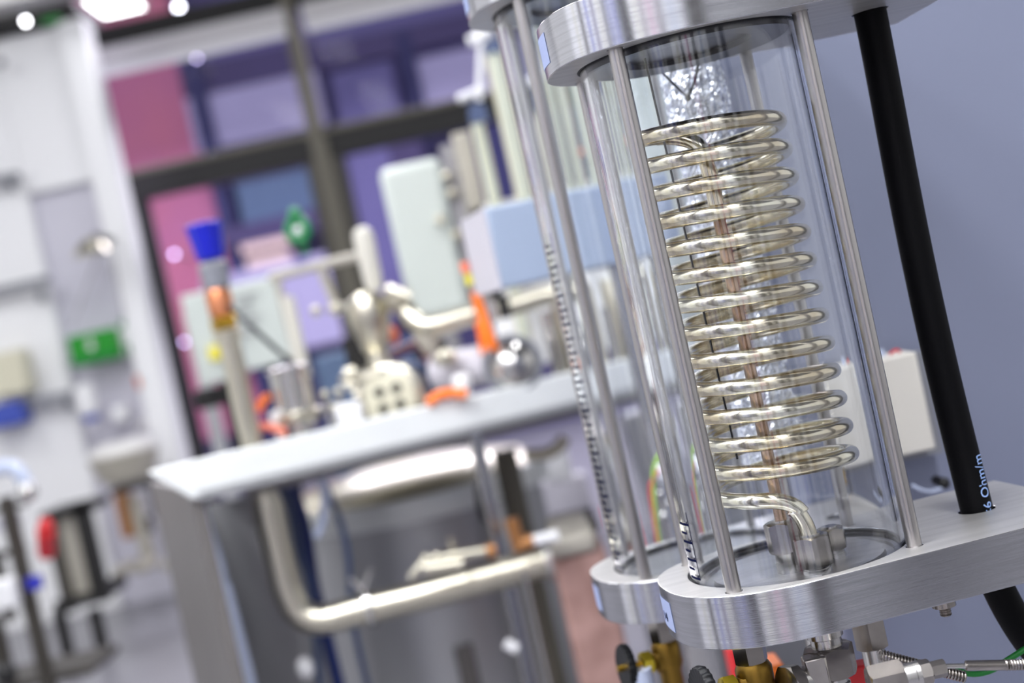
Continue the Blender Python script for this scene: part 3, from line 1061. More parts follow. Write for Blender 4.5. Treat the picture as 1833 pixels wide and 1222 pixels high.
vlathe(405, 594, YV, [(25, -16), (25, 0), (20, 2)]).build('collar', M['steel_warm'], vp)
vlathe(403, 590, YV, [(22, 0), (23, 2), (23, 22), (19, 26)], 6).build('gold_nut', M['brass'], vp)
vlathe(399, 566, YV, [(18, 0), (23, 6), (24, 40), (20, 50)]).build('copper_nut', M['copper'], vp)
vlathe(390, 518, YV, [(20, 0), (24, 4), (26, 44), (22, 50)]).build('bonnet', M['grey'], vp)


def octf(th, r, z):
    return r * (1 - 0.09 * (0.5 + 0.5 * math.cos(th * 8))), z


vlathe(379, 466, YV, [(20, 0), (25, 4), (33, 58), (34, 66), (28, 68), (26, 60), (3, 58)], 96, octf).build('blue_knob', M['blue'], vp)
q = MB(); q.pt([(412, 548, 2.8), (440, 575, 2.78), (470, 603, 2.78), (500, 630, 2.8), (520, 645, 2.85)], 4.5); tag(q.build('dark_cable', M['wire']), 'thin dark cable running down right from the copper nut below the blue knob', 'cable')
q = MB(); q.pt([(464, 735, 2.9), (470, 718, 2.9), (482, 708, 2.9)], 7); o = q.build('orange_strap', M['orange']); tag(o, 'small orange strap on the bench just right of the blue-knobbed pipe, upper one', 'strap')
q = MB(); q.pt([(466, 762, 2.86), (490, 766, 2.86), (512, 776, 2.86)], 7); o = q.build('orange_strap', M['salmon']); tag(o, 'salmon orange strap lying at the bench edge under the small sensor can', 'strap')

# sensor can on the bench
e = thing('sensor_can', 'short stainless cylindrical sensor on a clamp ring, between blue-knobbed pipe and turbine valve', 'sensor', P(548, 778, 2.92))
vlathe(531, 735, 2.92, [(34, 0), (34, 72), (38, 74), (38, 80), (33, 82)], 40).build('can', M['steel'], e)
vlathe(535, 752, 2.92, [(44, 0), (46, 4), (46, 14), (38, 18)], 40).build('clamp_ring', M['steel_warm'], e)
vlathe(542, 785, 2.92, [(16, -4), (14, 36)], 24).build('neck', M['steel'], e)
q = MB(); q.vc(562, 668, 735, 2.85, 5); q.build('side_rod', M['steel_warm'], e)
vlathe(504, 778, 2.9, [(9, -6), (9, 16), (14, 18), (14, 40), (8, 44)], 20).build('control_valve', M['white'], e)

for i, (x, y) in enumerate(((582, 706), (606, 701), (598, 728))):
    e = thing('needle_valve', ('small polished valve post, leftmost of three beside the turbine valve', 'small polished valve post, right of the taller pair beside the turbine valve', 'lowest small polished valve post in front of the other two')[i], 'valve', P(x + 10, 770 - 5 * i, 2.9), 0, 'small valve posts')
    vlathe(x + 12, y + 55, 2.9, [(4, -25), (4, 50)], 16).build('stem', M['steel'], e)
    q = MB(); q.ball(P(x, y, 2.9), 8 * S(2.9), 20); q.build('knob', M['steel_warm'], e)
e = thing('terminal_block', 'small bright white block of terminals on the bench front, under the valve posts', 'block', P(625, 760, 2.8))
q = MB(); q.fb(598, 728, 46, 36, 2.82, 0.05); q.build('block', M['white'], e, bevel=0.004)

# turbine valve with round four-hole flange
YT = 3.0
e = thing('turbine_valve', 'polished steel valve with tall white handle, bulbous body and round four-hole flange', 'valve', P(700, 770, YT))
vlathe(672, 520, YT, [(14, 0), (17, 20), (19, 95), (17, 108), (8, 116)], 24).build('handle', M['handle_white'], e)
vlathe(676, 634, YT, [(14, -2), (24, 10), (36, 60), (38, 85), (30, 104), (14, 114)], 40).build('bulb', M['steel_warm'], e)
vlathe(682, 660, YT, [(24, -4), (20, 10), (18, 34)], 28).build('neck', M['steel_warm'], e)
vlathe(672, 676, YT, [(58, 0), (64, 5), (62, 16), (40, 20)], 40).build('clamp_ring', M['steel_warm'], e)
c = P(700, 712, YT - 0.06)
L = frame_to((-0.10, -1, 0.02), c)
kk = S(YT)
q = MB(); q.lathe([(52 * kk, -0.10), (52 * kk, -0.012), (60 * kk, -0.01), (60 * kk, 0.002), (54 * kk, 0.006), (3 * kk, 0.006)], 56, L); fl = q.build('flange', M['steel_warm'], e)
q = MB(); q.lathe([(46 * kk, 0.0), (46 * kk, 0.012), (40 * kk, 0.014), (2 * kk, 0.014)], 48, L); fb_ = q.build('face_plate', M['cream'], fl)
for (hx_, hy_) in ((-16, 14), (15, 15), (-15, -16), (16, -14)):
    q = MB(); q.lathe([(9 * kk, 0.008), (9 * kk, 0.0155), (7.5 * kk, 0.016), (6 * kk, 0.0152)], 20, L @ Matrix.Translation((hx_ * kk, hy_ * kk, 0))); q.build('port', M['frame_black'], fl)
q = MB(); q.tube([P(618, 668, YT - 0.05), P(636, 664, YT - 0.05)], 9 * kk); q.tube([P(620, 690, YT - 0.05), P(640, 686, YT - 0.05)], 9 * kk); q.tube([P(634, 708, YT - 0.05), P(650, 704, YT - 0.05)], 8 * kk); q.build('bolt_row', M['steel_warm'], e)
q = MB(); q.box(P(640, 640, YT + 0.08), (0.045, 0.04, 0.09)); q.build('actuator', M['frame_black'], e)

# elbow and manifold tubes
e = thing('elbow_tube', 'bent polished steel tube with clamp rings running right from the turbine valve', 'pipe', P(760, 640, 2.95))
q = MB(); q.pt([(690, 525, 2.98), (712, 535, 2.98), (728, 556, 2.97), (745, 575, 2.96), (775, 582, 2.95), (850, 562, 2.95)], 19, 20); q.build('tube', M['steel_warm'], e)
L = frame_to(P(735, 560, 2.97) - P(705, 530, 2.97), P(712, 538, 2.97)); q = MB(); q.lathe([(20 * kk, -0.01), (30 * kk, -0.006), (30 * kk, 0.006), (20 * kk, 0.01)], 28, L); q.tube([P(690, 517, 2.93), P(735, 533, 2.93)], 7 * kk); q.build('clamp_ring', M['steel_warm'], e)
vlathe(770, 620, 2.97, [(10, -14), (26, 20), (24, 44)], 28).build('cone', M['taupe'], e)
q = MB(); q.fb(846, 540, 14, 44, 2.93, 0.04); q.build('end_flange', M['steel'], e)
e = thing('manifold_pipe', 'horizontal stainless manifold pipe with end elbow just below the light blue box', 'pipe', P(940, 680, 2.9))
q = MB(); q.pt([(868, 558, 2.92), (925, 545, 2.92), (975, 530, 2.92), (998, 532, 2.92), (1008, 560, 2.92), (1035, 665, 2.92)], 18, 20); q.build('tube', M['steel_warm'], e)
q = MB(); q.fb(888, 532, 20, 40, 2.86, 0.05); q.build('valve_block', M['frame_black'], e)
q = MB(); q.fb(862, 540, 22, 40, 2.87, 0.05); q.build('flange', M['steel'], e)
for i, (x, r) in enumerate(((982, 15), (1052, 12))):
    q = MB(); q.vc(x + 24, 556, 672, 2.96, r); q.build('support_tube', M['steel'], e)
e = thing('motor_housing', 'pale lilac horizontal cylinder on the bench ending in a round polished cover', 'motor', P(850, 700, 2.9))
q = MB(); q.tube([P(785, 668, 3.0), P(880, 650, 2.94)], 36 * S(2.95), 32); q.build('body', M['lilacwhite'], e)
c = P(918, 652, 2.84)
L = frame_to((0.10, -1, 0.1), c)
q = MB(); q.lathe([(46 * kk, -0.09), (46 * kk, -0.01), (40 * kk, 0.004), (26 * kk, 0.020), (10 * kk, 0.03), (1 * kk, 0.032)], 40, L); q.build('dome', M['steel'], e)
q = MB(); q.torus(47 * kk, 5 * kk, L); q.build('ring', M['grey'], e)
q = MB(); q.vc(905, 600, 640, 2.92, 20); q.build('cap', M['white'], e)
q = MB(); q.vc(900, 618, 632, 2.9, 25); q.build('red_band', M['red'], e)
vlathe(832, 708, 2.86, [(12, -6), (12, 12), (17, 16), (17, 34), (10, 40)], 20).build('drain_fitting', M['white'], e)
vlathe(800, 655, 2.9, [(10, 0), (22, 10), (22, 20), (10, 30)], 24).build('knob', M['steel_warm'], e)

q = MB(); q.pt([(850, 522, 2.85), (862, 560, 2.85), (876, 600, 2.84), (884, 625, 2.84)], 9); tag(q.build('orange_strap', M['orange']), 'bright orange strap hanging below the light blue box over the pipes', 'strap')
q = MB(); q.pt([(858, 575, 2.88), (864, 600, 2.88), (868, 632, 2.88)], 9); tag(q.build('orange_strap', M['orange']), 'second orange strap end hanging left of the round polished cover', 'strap')
e = thing('signal_lamp', 'small orange and yellow signal piece at the left edge of the light blue box', 'signal lamp', P(840, 520, 2.5))
q = MB(); q.vc(835, 468, 488, 2.41, 8); q.build('orange_lens', M['salmon'], e)
q = MB(); q.vc(842, 490, 510, 2.41, 6); q.build('yellow_ring', M['yellow'], e)
q = MB(); q.pt([(766, 722, 2.78), (785, 708, 2.78), (808, 703, 2.78), (836, 705, 2.78)], 9); tag(q.build('orange_hose', M['orange']), 'arched orange hose piece on the bench edge right of the four-hole flange', 'hose')
e = thing('dark_red_bracket', 'dark red angled bracket behind the turbine valve', 'bracket', P(760, 700, 3.1))
q = MB(); q.tube([P(700, 636, 3.12), P(752, 612, 3.12)], 9 * kk); q.tube([P(752, 606, 3.12), P(796, 700, 3.08)], 11 * kk); q.build('frame', M['darkred'], e)
q = MB(); q.tube([P(740, 640, 3.15), P(800, 612, 3.15)], 9 * kk); q.tube([P(800, 665, 3.1), P(812, 705, 3.1)], 12 * kk); q.build('black_clip', M['frame_black'], e)
q = MB(); q.ball(P(704, 600, 3.1), 11 * kk, 20, 1.6); tag(q.build('salmon_cap', M['salmon']), 'tiny salmon coloured cap just right of the bulbous valve body', 'cap')
q = MB(); q.fb(718, 655, 60, 70, 3.2, 0.1); tag(q.build('violet_box', M['blue_grey'], bevel=0.004), 'small dark blue box behind the four-hole flange on the bench', 'box')

# tubing frame behind
e = thing('tubing_rack', 'thin stainless tubing frame standing between blue knob and turbine valve', 'pipe frame', P(600, 720, 3.3))
kk = S(3.3)
q = MB()
q.tube([P(482, 497, 3.3), P(655, 455, 3.3)], 9 * kk); q.tube([P(572, 478, 3.3), P(606, 558, 3.3)], 8 * kk); q.tube([P(598, 556, 3.3), P(655, 540, 3.3)], 8 * kk); q.tube([P(496, 500, 3.3), P(560, 760, 3.3)], 7 * kk)
q.build('tubing', M['taupe'], e)
q = MB()
q.tube([P(514, 530, 3.26), P(546, 675, 3.26)], 12 * kk); q.build('white_tube', M['handle_white'], e)
q = MB(); q.ball(P(600, 552, 3.28), 13 * kk); q.ball(P(566, 556, 3.28), 10 * kk); q.build('joint', M['steel_warm'], e)
e = thing('green_valve', 'green plastic valve wheel with pale centre above the tubing frame', 'valve', P(540, 455, 3.3))
L = frame_to((-0.1, -1, 0.1), P(533, 412, 3.28))
q = MB(); q.torus(17 * kk, 8 * kk, L @ Matrix.Diagonal((1, 1.1, 1, 1)), 32); q.build('wheel', M['green'], e)
q = MB(); q.ball(P(534, 412, 3.28), 9 * kk); q.build('hub', M['white'], e)
q = MB(); q.ball(P(528, 383, 3.28), 12 * kk); q.tube([P(538, 425, 3.3), P(548, 455, 3.3)], 8 * kk); q.build('lug', M['green'], e)
vlathe(538, 470, 3.3, [(10, -10), (18, 10), (28, 34), (26, 36), (14, 10), (6, -8)], 28).build('clear_funnel', M['pane'], e)

# light blue box (nearer, sharp-edged)
N0 = P(868, 372, 2.2); N1 = P(893, 518, 2.2); N2 = P(1190, 309, 2.29); N3 = P(828, 397, 2.39)
hb = (N0.z - N1.z)
e = thing('enclosure_box', 'light blue-grey rectangular enclosure box with an off-white left side behind the rear glass cylinder', 'box', (N0.x, N0.y, N0.z - hb))
q = MB()
top = [Vector((N0.x, N0.y, N0.z)), Vector((N2.x, N2.y, N0.z)), Vector((N2.x - 0.03, N2.y + 0.22, N0.z)), Vector((N3.x, N3.y, N0.z))]
q.quadprism(top, (0, 0, -hb)); q.build('housing', M['lightblue'], e, bevel=0.004)
q = MB()
a = Vector((N0.x, N0.y, 0)); b = Vector((N3.x, N3.y, 0))
d = (b - a); nn = Vector((d.y, -d.x, 0)).normalized()
if nn.x > 0:
    nn = -nn
q.quadprism([a + nn * 0.0005 + d * 0.01 + Vector((0, 0, N0.z)), a + nn * 0.0005 + d * 0.01 + Vector((0, 0, N0.z - hb)), b + nn * 0.0005 + Vector((0, 0, N0.z - hb)), b + nn * 0.0005 + Vector((0, 0, N0.z))], nn * 0.004); q.build('side_cover', M['lilacwhite'], e)
q = MB(); q.box((N2.x - 0.1, 2.42, (N1.z) / 2), (0.05, 0.05, N1.z)); q.build('stand', M['steel'], e)

# greenish cabinet panel and its post
e = thing('cabinet_panel', 'pale greenish upright cabinet behind the turbine valve, left of the light blue box', 'cabinet', P(790, 640, 3.7))
q = MB(); q.fb(676, 303, 112, 280, 3.7, 0.2); q.build('door', M['greenwhite'], e, bevel=0.02)
q = MB(); q.fb(786, 262, 22, 300, 3.68, 0.2); q.build('side_channel', M['grey_mid'], e)
for (x, y) in ((800, 315), (788, 393), (810, 345), (818, 420)):
    q = MB(); q.ball(P(x, y, 3.66), 10 * S(3.66)); q.build('hinge', M['steel_warm'], e)
q = MB(); q.vc(810, 540, 640, 3.8, 20); q.build('foot', M['grey_mid'], e)
q = MB(); q.fb(806, 240, 34, 310, 3.6, 0.1); tag(q.build('grey_post', M['taupe'], bevel=0.006), 'beige grey upright post right of the pale greenish cabinet', 'post')

# flow meters behind the rear vessel
def flowmeter(x, y0, y1, wpx, Y, col, lb, cap=True, dot=None):
    e_ = thing('flow_meter', lb, 'flow meter', P(x, y1, Y), 0, 'flow meters')
    q = MB(); q.fb(x, y0, wpx, (y1 - y0) / CR, Y, 0.05); q.build('column', M[col], e_, bevel=0.004)
    q = MB(); q.fb(x + wpx * 0.35, y0 - wpx * 0.05, wpx * 0.28, (y1 - y0) / CR, Y - 0.012, 0.02); q.build('sight_glass', M['greenglass'] if col != 'greenglass' else M['cream'], e_)
    if cap:
        q = MB(); q.fb(x - 4, y0 - 24, wpx + 8, 26, Y - 0.01, 0.07); q.build('cap', M['blue_grey'], e_)
    if dot:
        q = MB(); q.ball(P(dot[0], dot[1], Y - 0.03), 6 * S(Y)); q.build('red_float', M['salmon'], e_)
    return e_


flowmeter(868, 96, 400, 30, 3.3, 'cream', 'cream flow meter with blue cap, leftmost behind the rear glass cylinder')
flowmeter(900, 60, 400, 26, 3.35, 'greenglass', 'pale green flow meter with a red float, seen just left of the rear glass cylinder', dot=(918, 283))
flowmeter(932, 50, 400, 30, 3.4, 'cream', 'cream flow meter seen through the left part of the rear glass cylinder')
flowmeter(975, 40, 400, 30, 3.4, 'greenglass', 'pale green flow meter between rear cylinder rod and front glass cylinder', dot=(1018, 277))
flowmeter(1018, 30, 400, 34, 3.4, 'white', 'white flow meter right of the others, beside the front glass cylinder')
flowmeter(842, 215, 640, 22, 3.5, 'cream', 'short narrow cream flow meter right of the grey post')
q = MB(); q.fb(838, 372, 260, 300, 3.6, 0.06); tag(q.build('meter_board', M['white'], bevel=0.004), 'white backing board behind and below the light blue box', 'board')
e = thing('pipe_fittings', 'cluster of pale and dark pipe fittings at the left of the flow meters', 'pipe fitting', P(850, 230, 3.3))
kk = S(3.3)
q = MB(); q.ball(P(866, 62, 3.3), 18 * kk); q.tube([P(838, 75, 3.3), P(880, 60, 3.3)], 10 * kk); q.tube([P(862, 60, 3.3), P(858, 180, 3.3)], 6 * kk); q.tube([P(820, 178, 3.3), P(868, 158, 3.3)], 8 * kk); q.build('pipes', M['white'], e)
q = MB(); q.fb(838, 204, 34, 18, 3.28, 0.03); q.fb(838, 188, 22, 16, 3.28, 0.03); q.build('clips', M['blue_grey'], e)

# things seen between the cylinders over and under the bench
e = thing('steel_drum', 'bright stainless drum standing on the bench seen between the two cylinders', 'drum', P(1110, 655, 3.0))
vlathe(1118, 650, 3.05, [(48, 0), (48, 150), (44, 160), (10, 166)], 40).build('body', M['steel_warm'], e)
vlathe(1090, 500, 3.05, [(50, 0), (50, 12)], 40).build('rim', M['skirt'], e)
q = MB(); q.vc(1034, 800, 1400, 3.3, 22); tag(q.build('grey_column', M['frame_light']), 'brown grey upright column right of the steel tank under the bench', 'column')
q = MB(); q.fb(965, 810, 50, 60, 3.9, 0.1); tag(q.build('white_box', M['white'], bevel=0.005), 'small white box behind the column under the bench', 'box')
q = MB(); q.fb(960, 868, 90, 560, 4.2, 0.1); tag(q.build('lilac_board', M['lilacwhite']), 'pale lilac panel low behind the steel tank under the bench', 'panel')
q = MB(); q.pt([(940, 815, 3.2), (975, 812, 3.2), (1000, 800, 3.2), (1012, 782, 3.2)], 12); tag(q.build('bent_tube', M['steel_warm']), 'short bent steel tube under the bench right of the tank rim', 'pipe')
q = MB(); q.pt([(1068, 760, 3.0), (1082, 800, 3.0), (1090, 840, 3.0), (1108, 890, 3.0), (1128, 960, 3.0)], 15); tag(q.build('white_hose', M['lilacwhite']), 'fat pale hose hanging below the bench behind the ruled scale', 'hose')
q = MB(); q.pt([(1140, 765, 3.0), (1150, 790, 3.0), (1162, 830, 3.0), (1172, 880, 3.0)], 12); tag(q.build('pale_hose', M['lilacwhite']), 'pale hose hanging between the two glass cylinders under the bench', 'hose')
q = MB(); q.pt([(1082, 905, 2.6), (1092, 940, 2.6), (1102, 968, 2.6), (1112, 1000, 2.6)], 7); tag(q.build('red_cable', M['red']), 'red cable end just left of the rear aluminium plate', 'cable')
q = MB(); q.pt([(1172, 842, 2.0), (1160, 856, 2.0), (1150, 880, 2.0), (1155, 930, 2.0), (1165, 1000, 2.0)], 4); tag(q.build('red_wire', M['red']), 'thin red wire curving down between the two cylinders', 'wire')
q = MB(); q.pt([(1178, 812, 2.0), (1166, 828, 2.0), (1158, 860, 2.0), (1160, 930, 2.0), (1168, 1000, 2.0)], 4); tag(q.build('green_wire', M['lime']), 'thin lime green wire beside the red wire between the cylinders', 'wire')
q = MB(); q.tube([P(1166, 850, 2.1), P(1222, 838, 2.1)], 18 * S(2.1), 24); tag(q.build('white_sleeve', M['white']), 'short white cylindrical sleeve beside the lime and red wires', 'sleeve')
e = thing('small_fittings', 'little cluster of bright metal fittings below the white sleeve between the cylinders', 'pipe fitting', P(1180, 980, 2.1))
kk = S(2.1)
q = MB(); q.ball(P(1172, 885, 2.1), 9 * kk); q.ball(P(1178, 925, 2.1), 12 * kk); q.ball(P(1190, 902, 2.1), 8 * kk); q.tube([P(1172, 880, 2.1), P(1198, 990, 2.1)], 5 * kk); q.build('connectors', M['steel'], e)
q = MB(); q.fb(1180, 875, 40, 120, 2.2, 0.05); q.build('holder', M['grey'], e)
q = MB(); q.fb(1044, 60, 300, 880, 4.1, 0.1); tag(q.build('white_cupboard', M['greenwhite'], bevel=0.005), 'tall white cupboard behind the bench, seen through the coil vessel', 'cupboard')
q = MB(); q.fb(1075, 752, 400, 560, 3.9, 0.1); tag(q.build('steel_cabinet', M['steel_blur'], bevel=0.005), 'satin stainless cabinet deep behind the lower half of the cylinders', 'cabinet')

e = thing('felt_block', 'pinkish brown felt-covered block with pale top, left of the rear brass valve', 'block', P(1060, 1222, 2.75))
q = MB(); q.fb(988, 1000, 98, 420, 2.75, 0.3); q.build('cover', M['coppermesh'], e, bevel=0.012)
q = MB(); q.fb(982, 968, 84, 36, 2.74, 0.3); q.build('pale_top', M['taupe'], e, bevel=0.01)
q = MB(); q.fb(988, 948, 84, 20, 2.9, 0.2); q.build('dark_lid', M['frame'], e, bevel=0.006)
q = MB(); q.vc(1022, 1018, 1400, 2.70, 4); q.build('edge_strip', M['steel'], e)

e = thing('small_manifold', 'low row of small pale pipe joints and brown taps above the long horizontal pipe', 'pipe fitting', P(850, 1000, 2.7))
kk = S(2.7)
q = MB(); q.tube([P(735, 1035, 2.72), P(762, 1003, 2.72), P(800, 998, 2.72)], 9 * kk); q.tube([P(760, 1018, 2.7), P(830, 1008, 2.7)], 15 * kk); q.tube([P(795, 997, 2.72), P(870, 985, 2.72)], 9 * kk); q.ball(P(762, 1001, 2.72), 11 * kk); q.ball(P(782, 996, 2.72), 10 * kk); q.tube([P(812, 985, 2.74), P(806, 962, 2.74)], 6 * kk); q.build('pipes', M['steel_warm'], e)
q = MB(); q.tube([P(872, 988, 2.7), P(888, 984, 2.7)], 14 * kk); q.tube([P(915, 928, 2.7), P(932, 985, 2.7)], 13 * kk); q.tube([P(932, 975, 2.7), P(955, 968, 2.7)], 14 * kk); q.build('brown_taps', M['brown'], e)
q = MB(); q.tube([P(955, 968, 2.7), P(1000, 958, 2.7)], 11 * kk); q.build('white_spout', M['white'], e)

# hoses hanging in front of the tank
q = MB(); q.pt([(520, 870, 3.06), (545, 940, 3.06), (560, 1040, 3.06), (580, 1120, 3.06), (610, 1240, 3.06)], 12); tag(q.build('blue_hose', M['blue_dark']), 'thick dark blue hose hanging straight down in front of the tank', 'hose')
q = MB(); q.pt([(500, 860, 2.98), (520, 915, 2.98), (536, 990, 2.98), (556, 1060, 3.0), (575, 1240, 3.0)], 7); tag(q.build('blue_hose', M['blue_grey']), 'thinner blue-grey hose beside the pipe elbow, left of the dark blue one', 'hose')
q = MB(); q.pt([(574, 850, 2.9), (600, 910, 2.9), (622, 985, 2.9), (632, 1110, 2.95), (660, 1235, 2.98)], 6); tag(q.build('blue_hose', M['blue_grey']), 'thin blue-grey hose curving past the pipe clamp in front of the tank', 'hose')
q = MB(); q.pt([(576, 846, 2.85), (582, 890, 2.85), (578, 930, 2.85), (566, 960, 2.85)], 8); tag(q.build('pale_hose', M['palehose']), 'short pale hose end dangling under the bench skirt', 'hose')
q = MB(); q.pt([(360, 900, 2.78), (376, 950, 2.78), (394, 1010, 2.78), (400, 1045, 2.78)], 8); q.pt([(398, 1045, 2.78), (415, 1110, 2.78), (448, 1240, 2.78)], 15); tag(q.build('pale_hose', M['palehose']), 'pale blue hose running down beside the bench end panel', 'hose')
q = MB(); q.ball(P(547, 1195, 2.9), 16 * S(2.9), 20, 1.3); tag(q.build('round_stopper', M['white']), 'small rounded white cap near the bottom edge below the pipe elbow', 'cap')
q = MB(); q.tube([P(905, 1150, 2.66), P(925, 1162, 2.66)], 10 * S(2.66)); tag(q.build('white_plug', M['white']), 'small white plug left of the thin bench leg near the bottom', 'plug')

# ------------------------------------------------------------------ behind the bench, left
e = thing('notice_board', 'white notice board with a yellow sticker behind the gold nut', 'board', P(400, 800, 4.6))
q = MB(); q.fb(322, 530, 84, 165, 4.6, 0.05); q.build('board', M['greenwhite'], e, bevel=0.006)
q = MB(); q.fb(372, 622, 18, 24, 4.58, 0.02); q.build('yellow_sticker', M['yellow'], e)
q = MB(); a_ = P(392, 640, 4.66); q.cyl((a_.x, a_.y, 0), a_, 0.016); q.build('post', M['frame_black'], e)
e = thing('notice_board', 'white sheet-covered board right of the copper nut', 'board', P(480, 800, 4.5))
q = MB(); q.fb(408, 512, 88, 155, 4.5, 0.05); q.build('board', M['greenwhite'], e, bevel=0.006)
for i in range(6):
    q = MB(); q.fb(420 + i * 2.2, 530 + i * 14, 40 - (i % 3) * 8, 2.5, 4.49, 0.01); q.build('printed_line', M['grey_mid'], e)
q = MB(); a_ = P(480, 640, 4.56); q.cyl((a_.x, a_.y, 0), a_, 0.016); q.build('post', M['frame_black'], e)
q = MB(); q.fb(345, 700, 60, 36, 4.69, 0.2); tag(q.build('dark_box', M['frame_black'], bevel=0.01), 'dark box between the notice board and the bench, left of the upright pipe', 'box')
q = MB(); a_ = P(340, 560, 5.2); q.cyl((a_.x, a_.y, 0), a_, 13 * S(5.2)); tag(q.build('steel_post', M['steel_blur']), 'shiny steel post standing right beside the white wall end', 'post')
q = MB(); q.fb(560, 640, 70, 120, 4.6, 0.1); q.fb(580, 756, 30, 600, 4.6, 0.1); tag(q.build('blue_case', M['tealgrey'], bevel=0.01), 'blue-grey case behind the small valve posts on the bench', 'case')

# ------------------------------------------------------------------ far wall: emergency shower corner
YW = 7.70
kk = S(YW)
e = thing('shower_head', 'metal emergency shower head on the far lavender wall with thin pull rods', 'shower', P(172, 470, 7.5))
vlathe(165, 455, 7.45, [(34, 0), (30, 10), (14, 26), (5, 30)], 32).build('bell', M['steel_warm'], e)
q = MB(); q.tube([P(172, 425, 7.45), P(205, 432, 7.7)], 7 * kk); q.fb(190, 422, 22, 24, 7.7, 0.1); q.build('arm', M['frame'], e)
q = MB(); q.tube([P(178, 450, 7.5), P(128, 585, 7.62)], 1.6 * kk, 8); q.tube([P(200, 450, 7.5), P(222, 570, 7.62)], 1.6 * kk, 8); q.build('pull_rod', M['grey_mid'], e)
e = thing('safety_sign', 'bright green rectangular safety sign box with small white figure on far wall', 'sign', P(165, 655, YW))
q = MB(); q.fb(118, 604, 86, 56, YW - 0.10, 0.12); q.build('sign_box', M['sign'], e, bevel=0.01)
q = MB(); q.ball(P(160, 606, YW - 0.115), 3.5 * kk, 12); q.tube([P(161, 612, YW - 0.115), P(164, 626, YW - 0.115)], 4 * kk, 8); q.tube([P(155, 620, YW - 0.115), P(170, 616, YW - 0.115)], 2 * kk, 8); q.build('figure', M['white'], e)
q = MB(); q.fb(122, 649, 86, 6, YW - 0.11, 0.02); q.build('lower_band', M['green'], e)
e = thing('safety_poster', 'white poster with dark green header and footer right of the green sign', 'poster', P(240, 640, YW))
q = MB(); q.fb(208, 576, 50, 64, YW, 0.01); q.build('sheet', M['white'], e)
q = MB(); q.fb(212, 574, 46, 13, YW - 0.01, 0.01); q.build('header', M['green'], e)
q = MB(); q.fb(224, 618, 44, 17, YW - 0.01, 0.01); q.build('footer', M['green'], e)
e = thing('soap_dispenser', 'white soap dispenser with blue band below the green sign', 'dispenser', P(165, 770, YW))
vlathe(160, 742, YW - 0.08, [(12, 0), (18, 6), (18, 50), (12, 56)], 24).build('bottle', M['white'], e)
vlathe(164, 752, YW - 0.08, [(15, 0), (15, 9)], 24).build('blue_band', M['blue_mid'], e)
vlathe(168, 775, YW - 0.08, [(9, 0), (13, 20)], 24).build('nozzle', M['lav'], e)
q = MB(); q.fb(196, 730, 24, 30, YW - 0.06, 0.16); tag(q.build('towel_dispenser', M['white'], bevel=0.02), 'small white dispenser right of the soap bottle on the far wall', 'dispenser')
e = thing('wall_phone', 'dark wall bracket with small salmon object under the safety poster', 'bracket', P(255, 710, YW))
q = MB(); q.fb(240, 672, 14, 26, YW - 0.06, 0.08); q.build('handle', M['salmon'], e, bevel=0.01)
q = MB(); q.fb(252, 668, 20, 44, YW - 0.02, 0.08); q.build('bracket', M['grey'], e, bevel=0.01)
e = thing('wash_basin', 'white ceramic wash basin on the far wall left of the bench corner', 'basin', P(232, 1000, 7.3))
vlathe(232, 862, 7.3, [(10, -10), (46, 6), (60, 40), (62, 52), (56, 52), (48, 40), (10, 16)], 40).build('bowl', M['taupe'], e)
vlathe(222, 812, 7.3, [(58, 0), (62, 4), (58, 14), (46, 22), (30, 24)], 40).build('rim', M['basin'], e)
vlathe(270, 1018, 7.35, [(12, 0), (12, 135)], 20).build('drain_pipe', M['taupe'], e)
vlathe(236, 960, 7.4, [(16, 0), (16, 80)], 20).build('trap', M['brown'], e)
q = MB(); q.pt([(248, 775, 7.4), (254, 755, 7.4), (262, 760, 7.4)], 4); q.build('faucet', M['steel'], e)
e = thing('service_stand', 'black square-topped stand below the wash basin beside the bench', 'stand', P(240, 1000, 6.9))
q = MB(); q.fb(195, 876, 78, 10, 6.75, 0.3); q.fb(262, 866, 10, 60, 6.75, 0.02); q.fb(258, 925, 10, 30, 6.75, 0.02); q.build('frame', M['frame_black'], e)
for (x, y) in ((195, 1020), (232, 1014), (283, 1008)):
    q = MB(); q.fb(x, y, 34, 18, 7.1, 0.25); o = q.build('floor_box', M['taupe'], bevel=0.03)
    tag(o, {195: 'pale low box on the far floor, leftmost of three in a row', 232: 'pale low box on the far floor, middle of three in a row', 283: 'pale low box on the far floor beside the bench end panel'}[x], 'box', 'low boxes on the floor')

q = MB(); q.fb(-40, 640, 76, 78, YW - 0.15, 0.16); tag(q.build('wall_cabinet', M['cream'], bevel=0.01), 'cream cabinet at the left picture edge above the blue box', 'cabinet')
q = MB(); q.fb(-40, 732, 76, 42, YW - 0.15, 0.16); tag(q.build('blue_box', M['blue_mid'], bevel=0.01), 'blue box on the white wall at the left picture edge', 'box')
for i, (x, y, w_, lb) in enumerate(((-60, 326, 90, 'short dark rail high on the white wall at the left picture edge'), (-60, 525, 145, 'long dark rail on the white wall at mid height, left of the shower'), (36, 718, 96, 'dark rail on the white wall below and left of the green sign'))):
    q = MB(); q.fb(x, y, w_, 12, YW - 0.08, 0.06); q.fb(x + w_ - 20, y - 4, 8, 20, YW - 0.05, 0.05); tag(q.build('wall_rail', M['grey']), lb, 'rail', 'dark rails on the white wall')
q = MB(); q.ball(P(2, 112, YW - 0.08), 8 * kk); tag(q.build('wall_hook', M['grey']), 'small grey knob at the top of the white wall, left edge', 'hook')

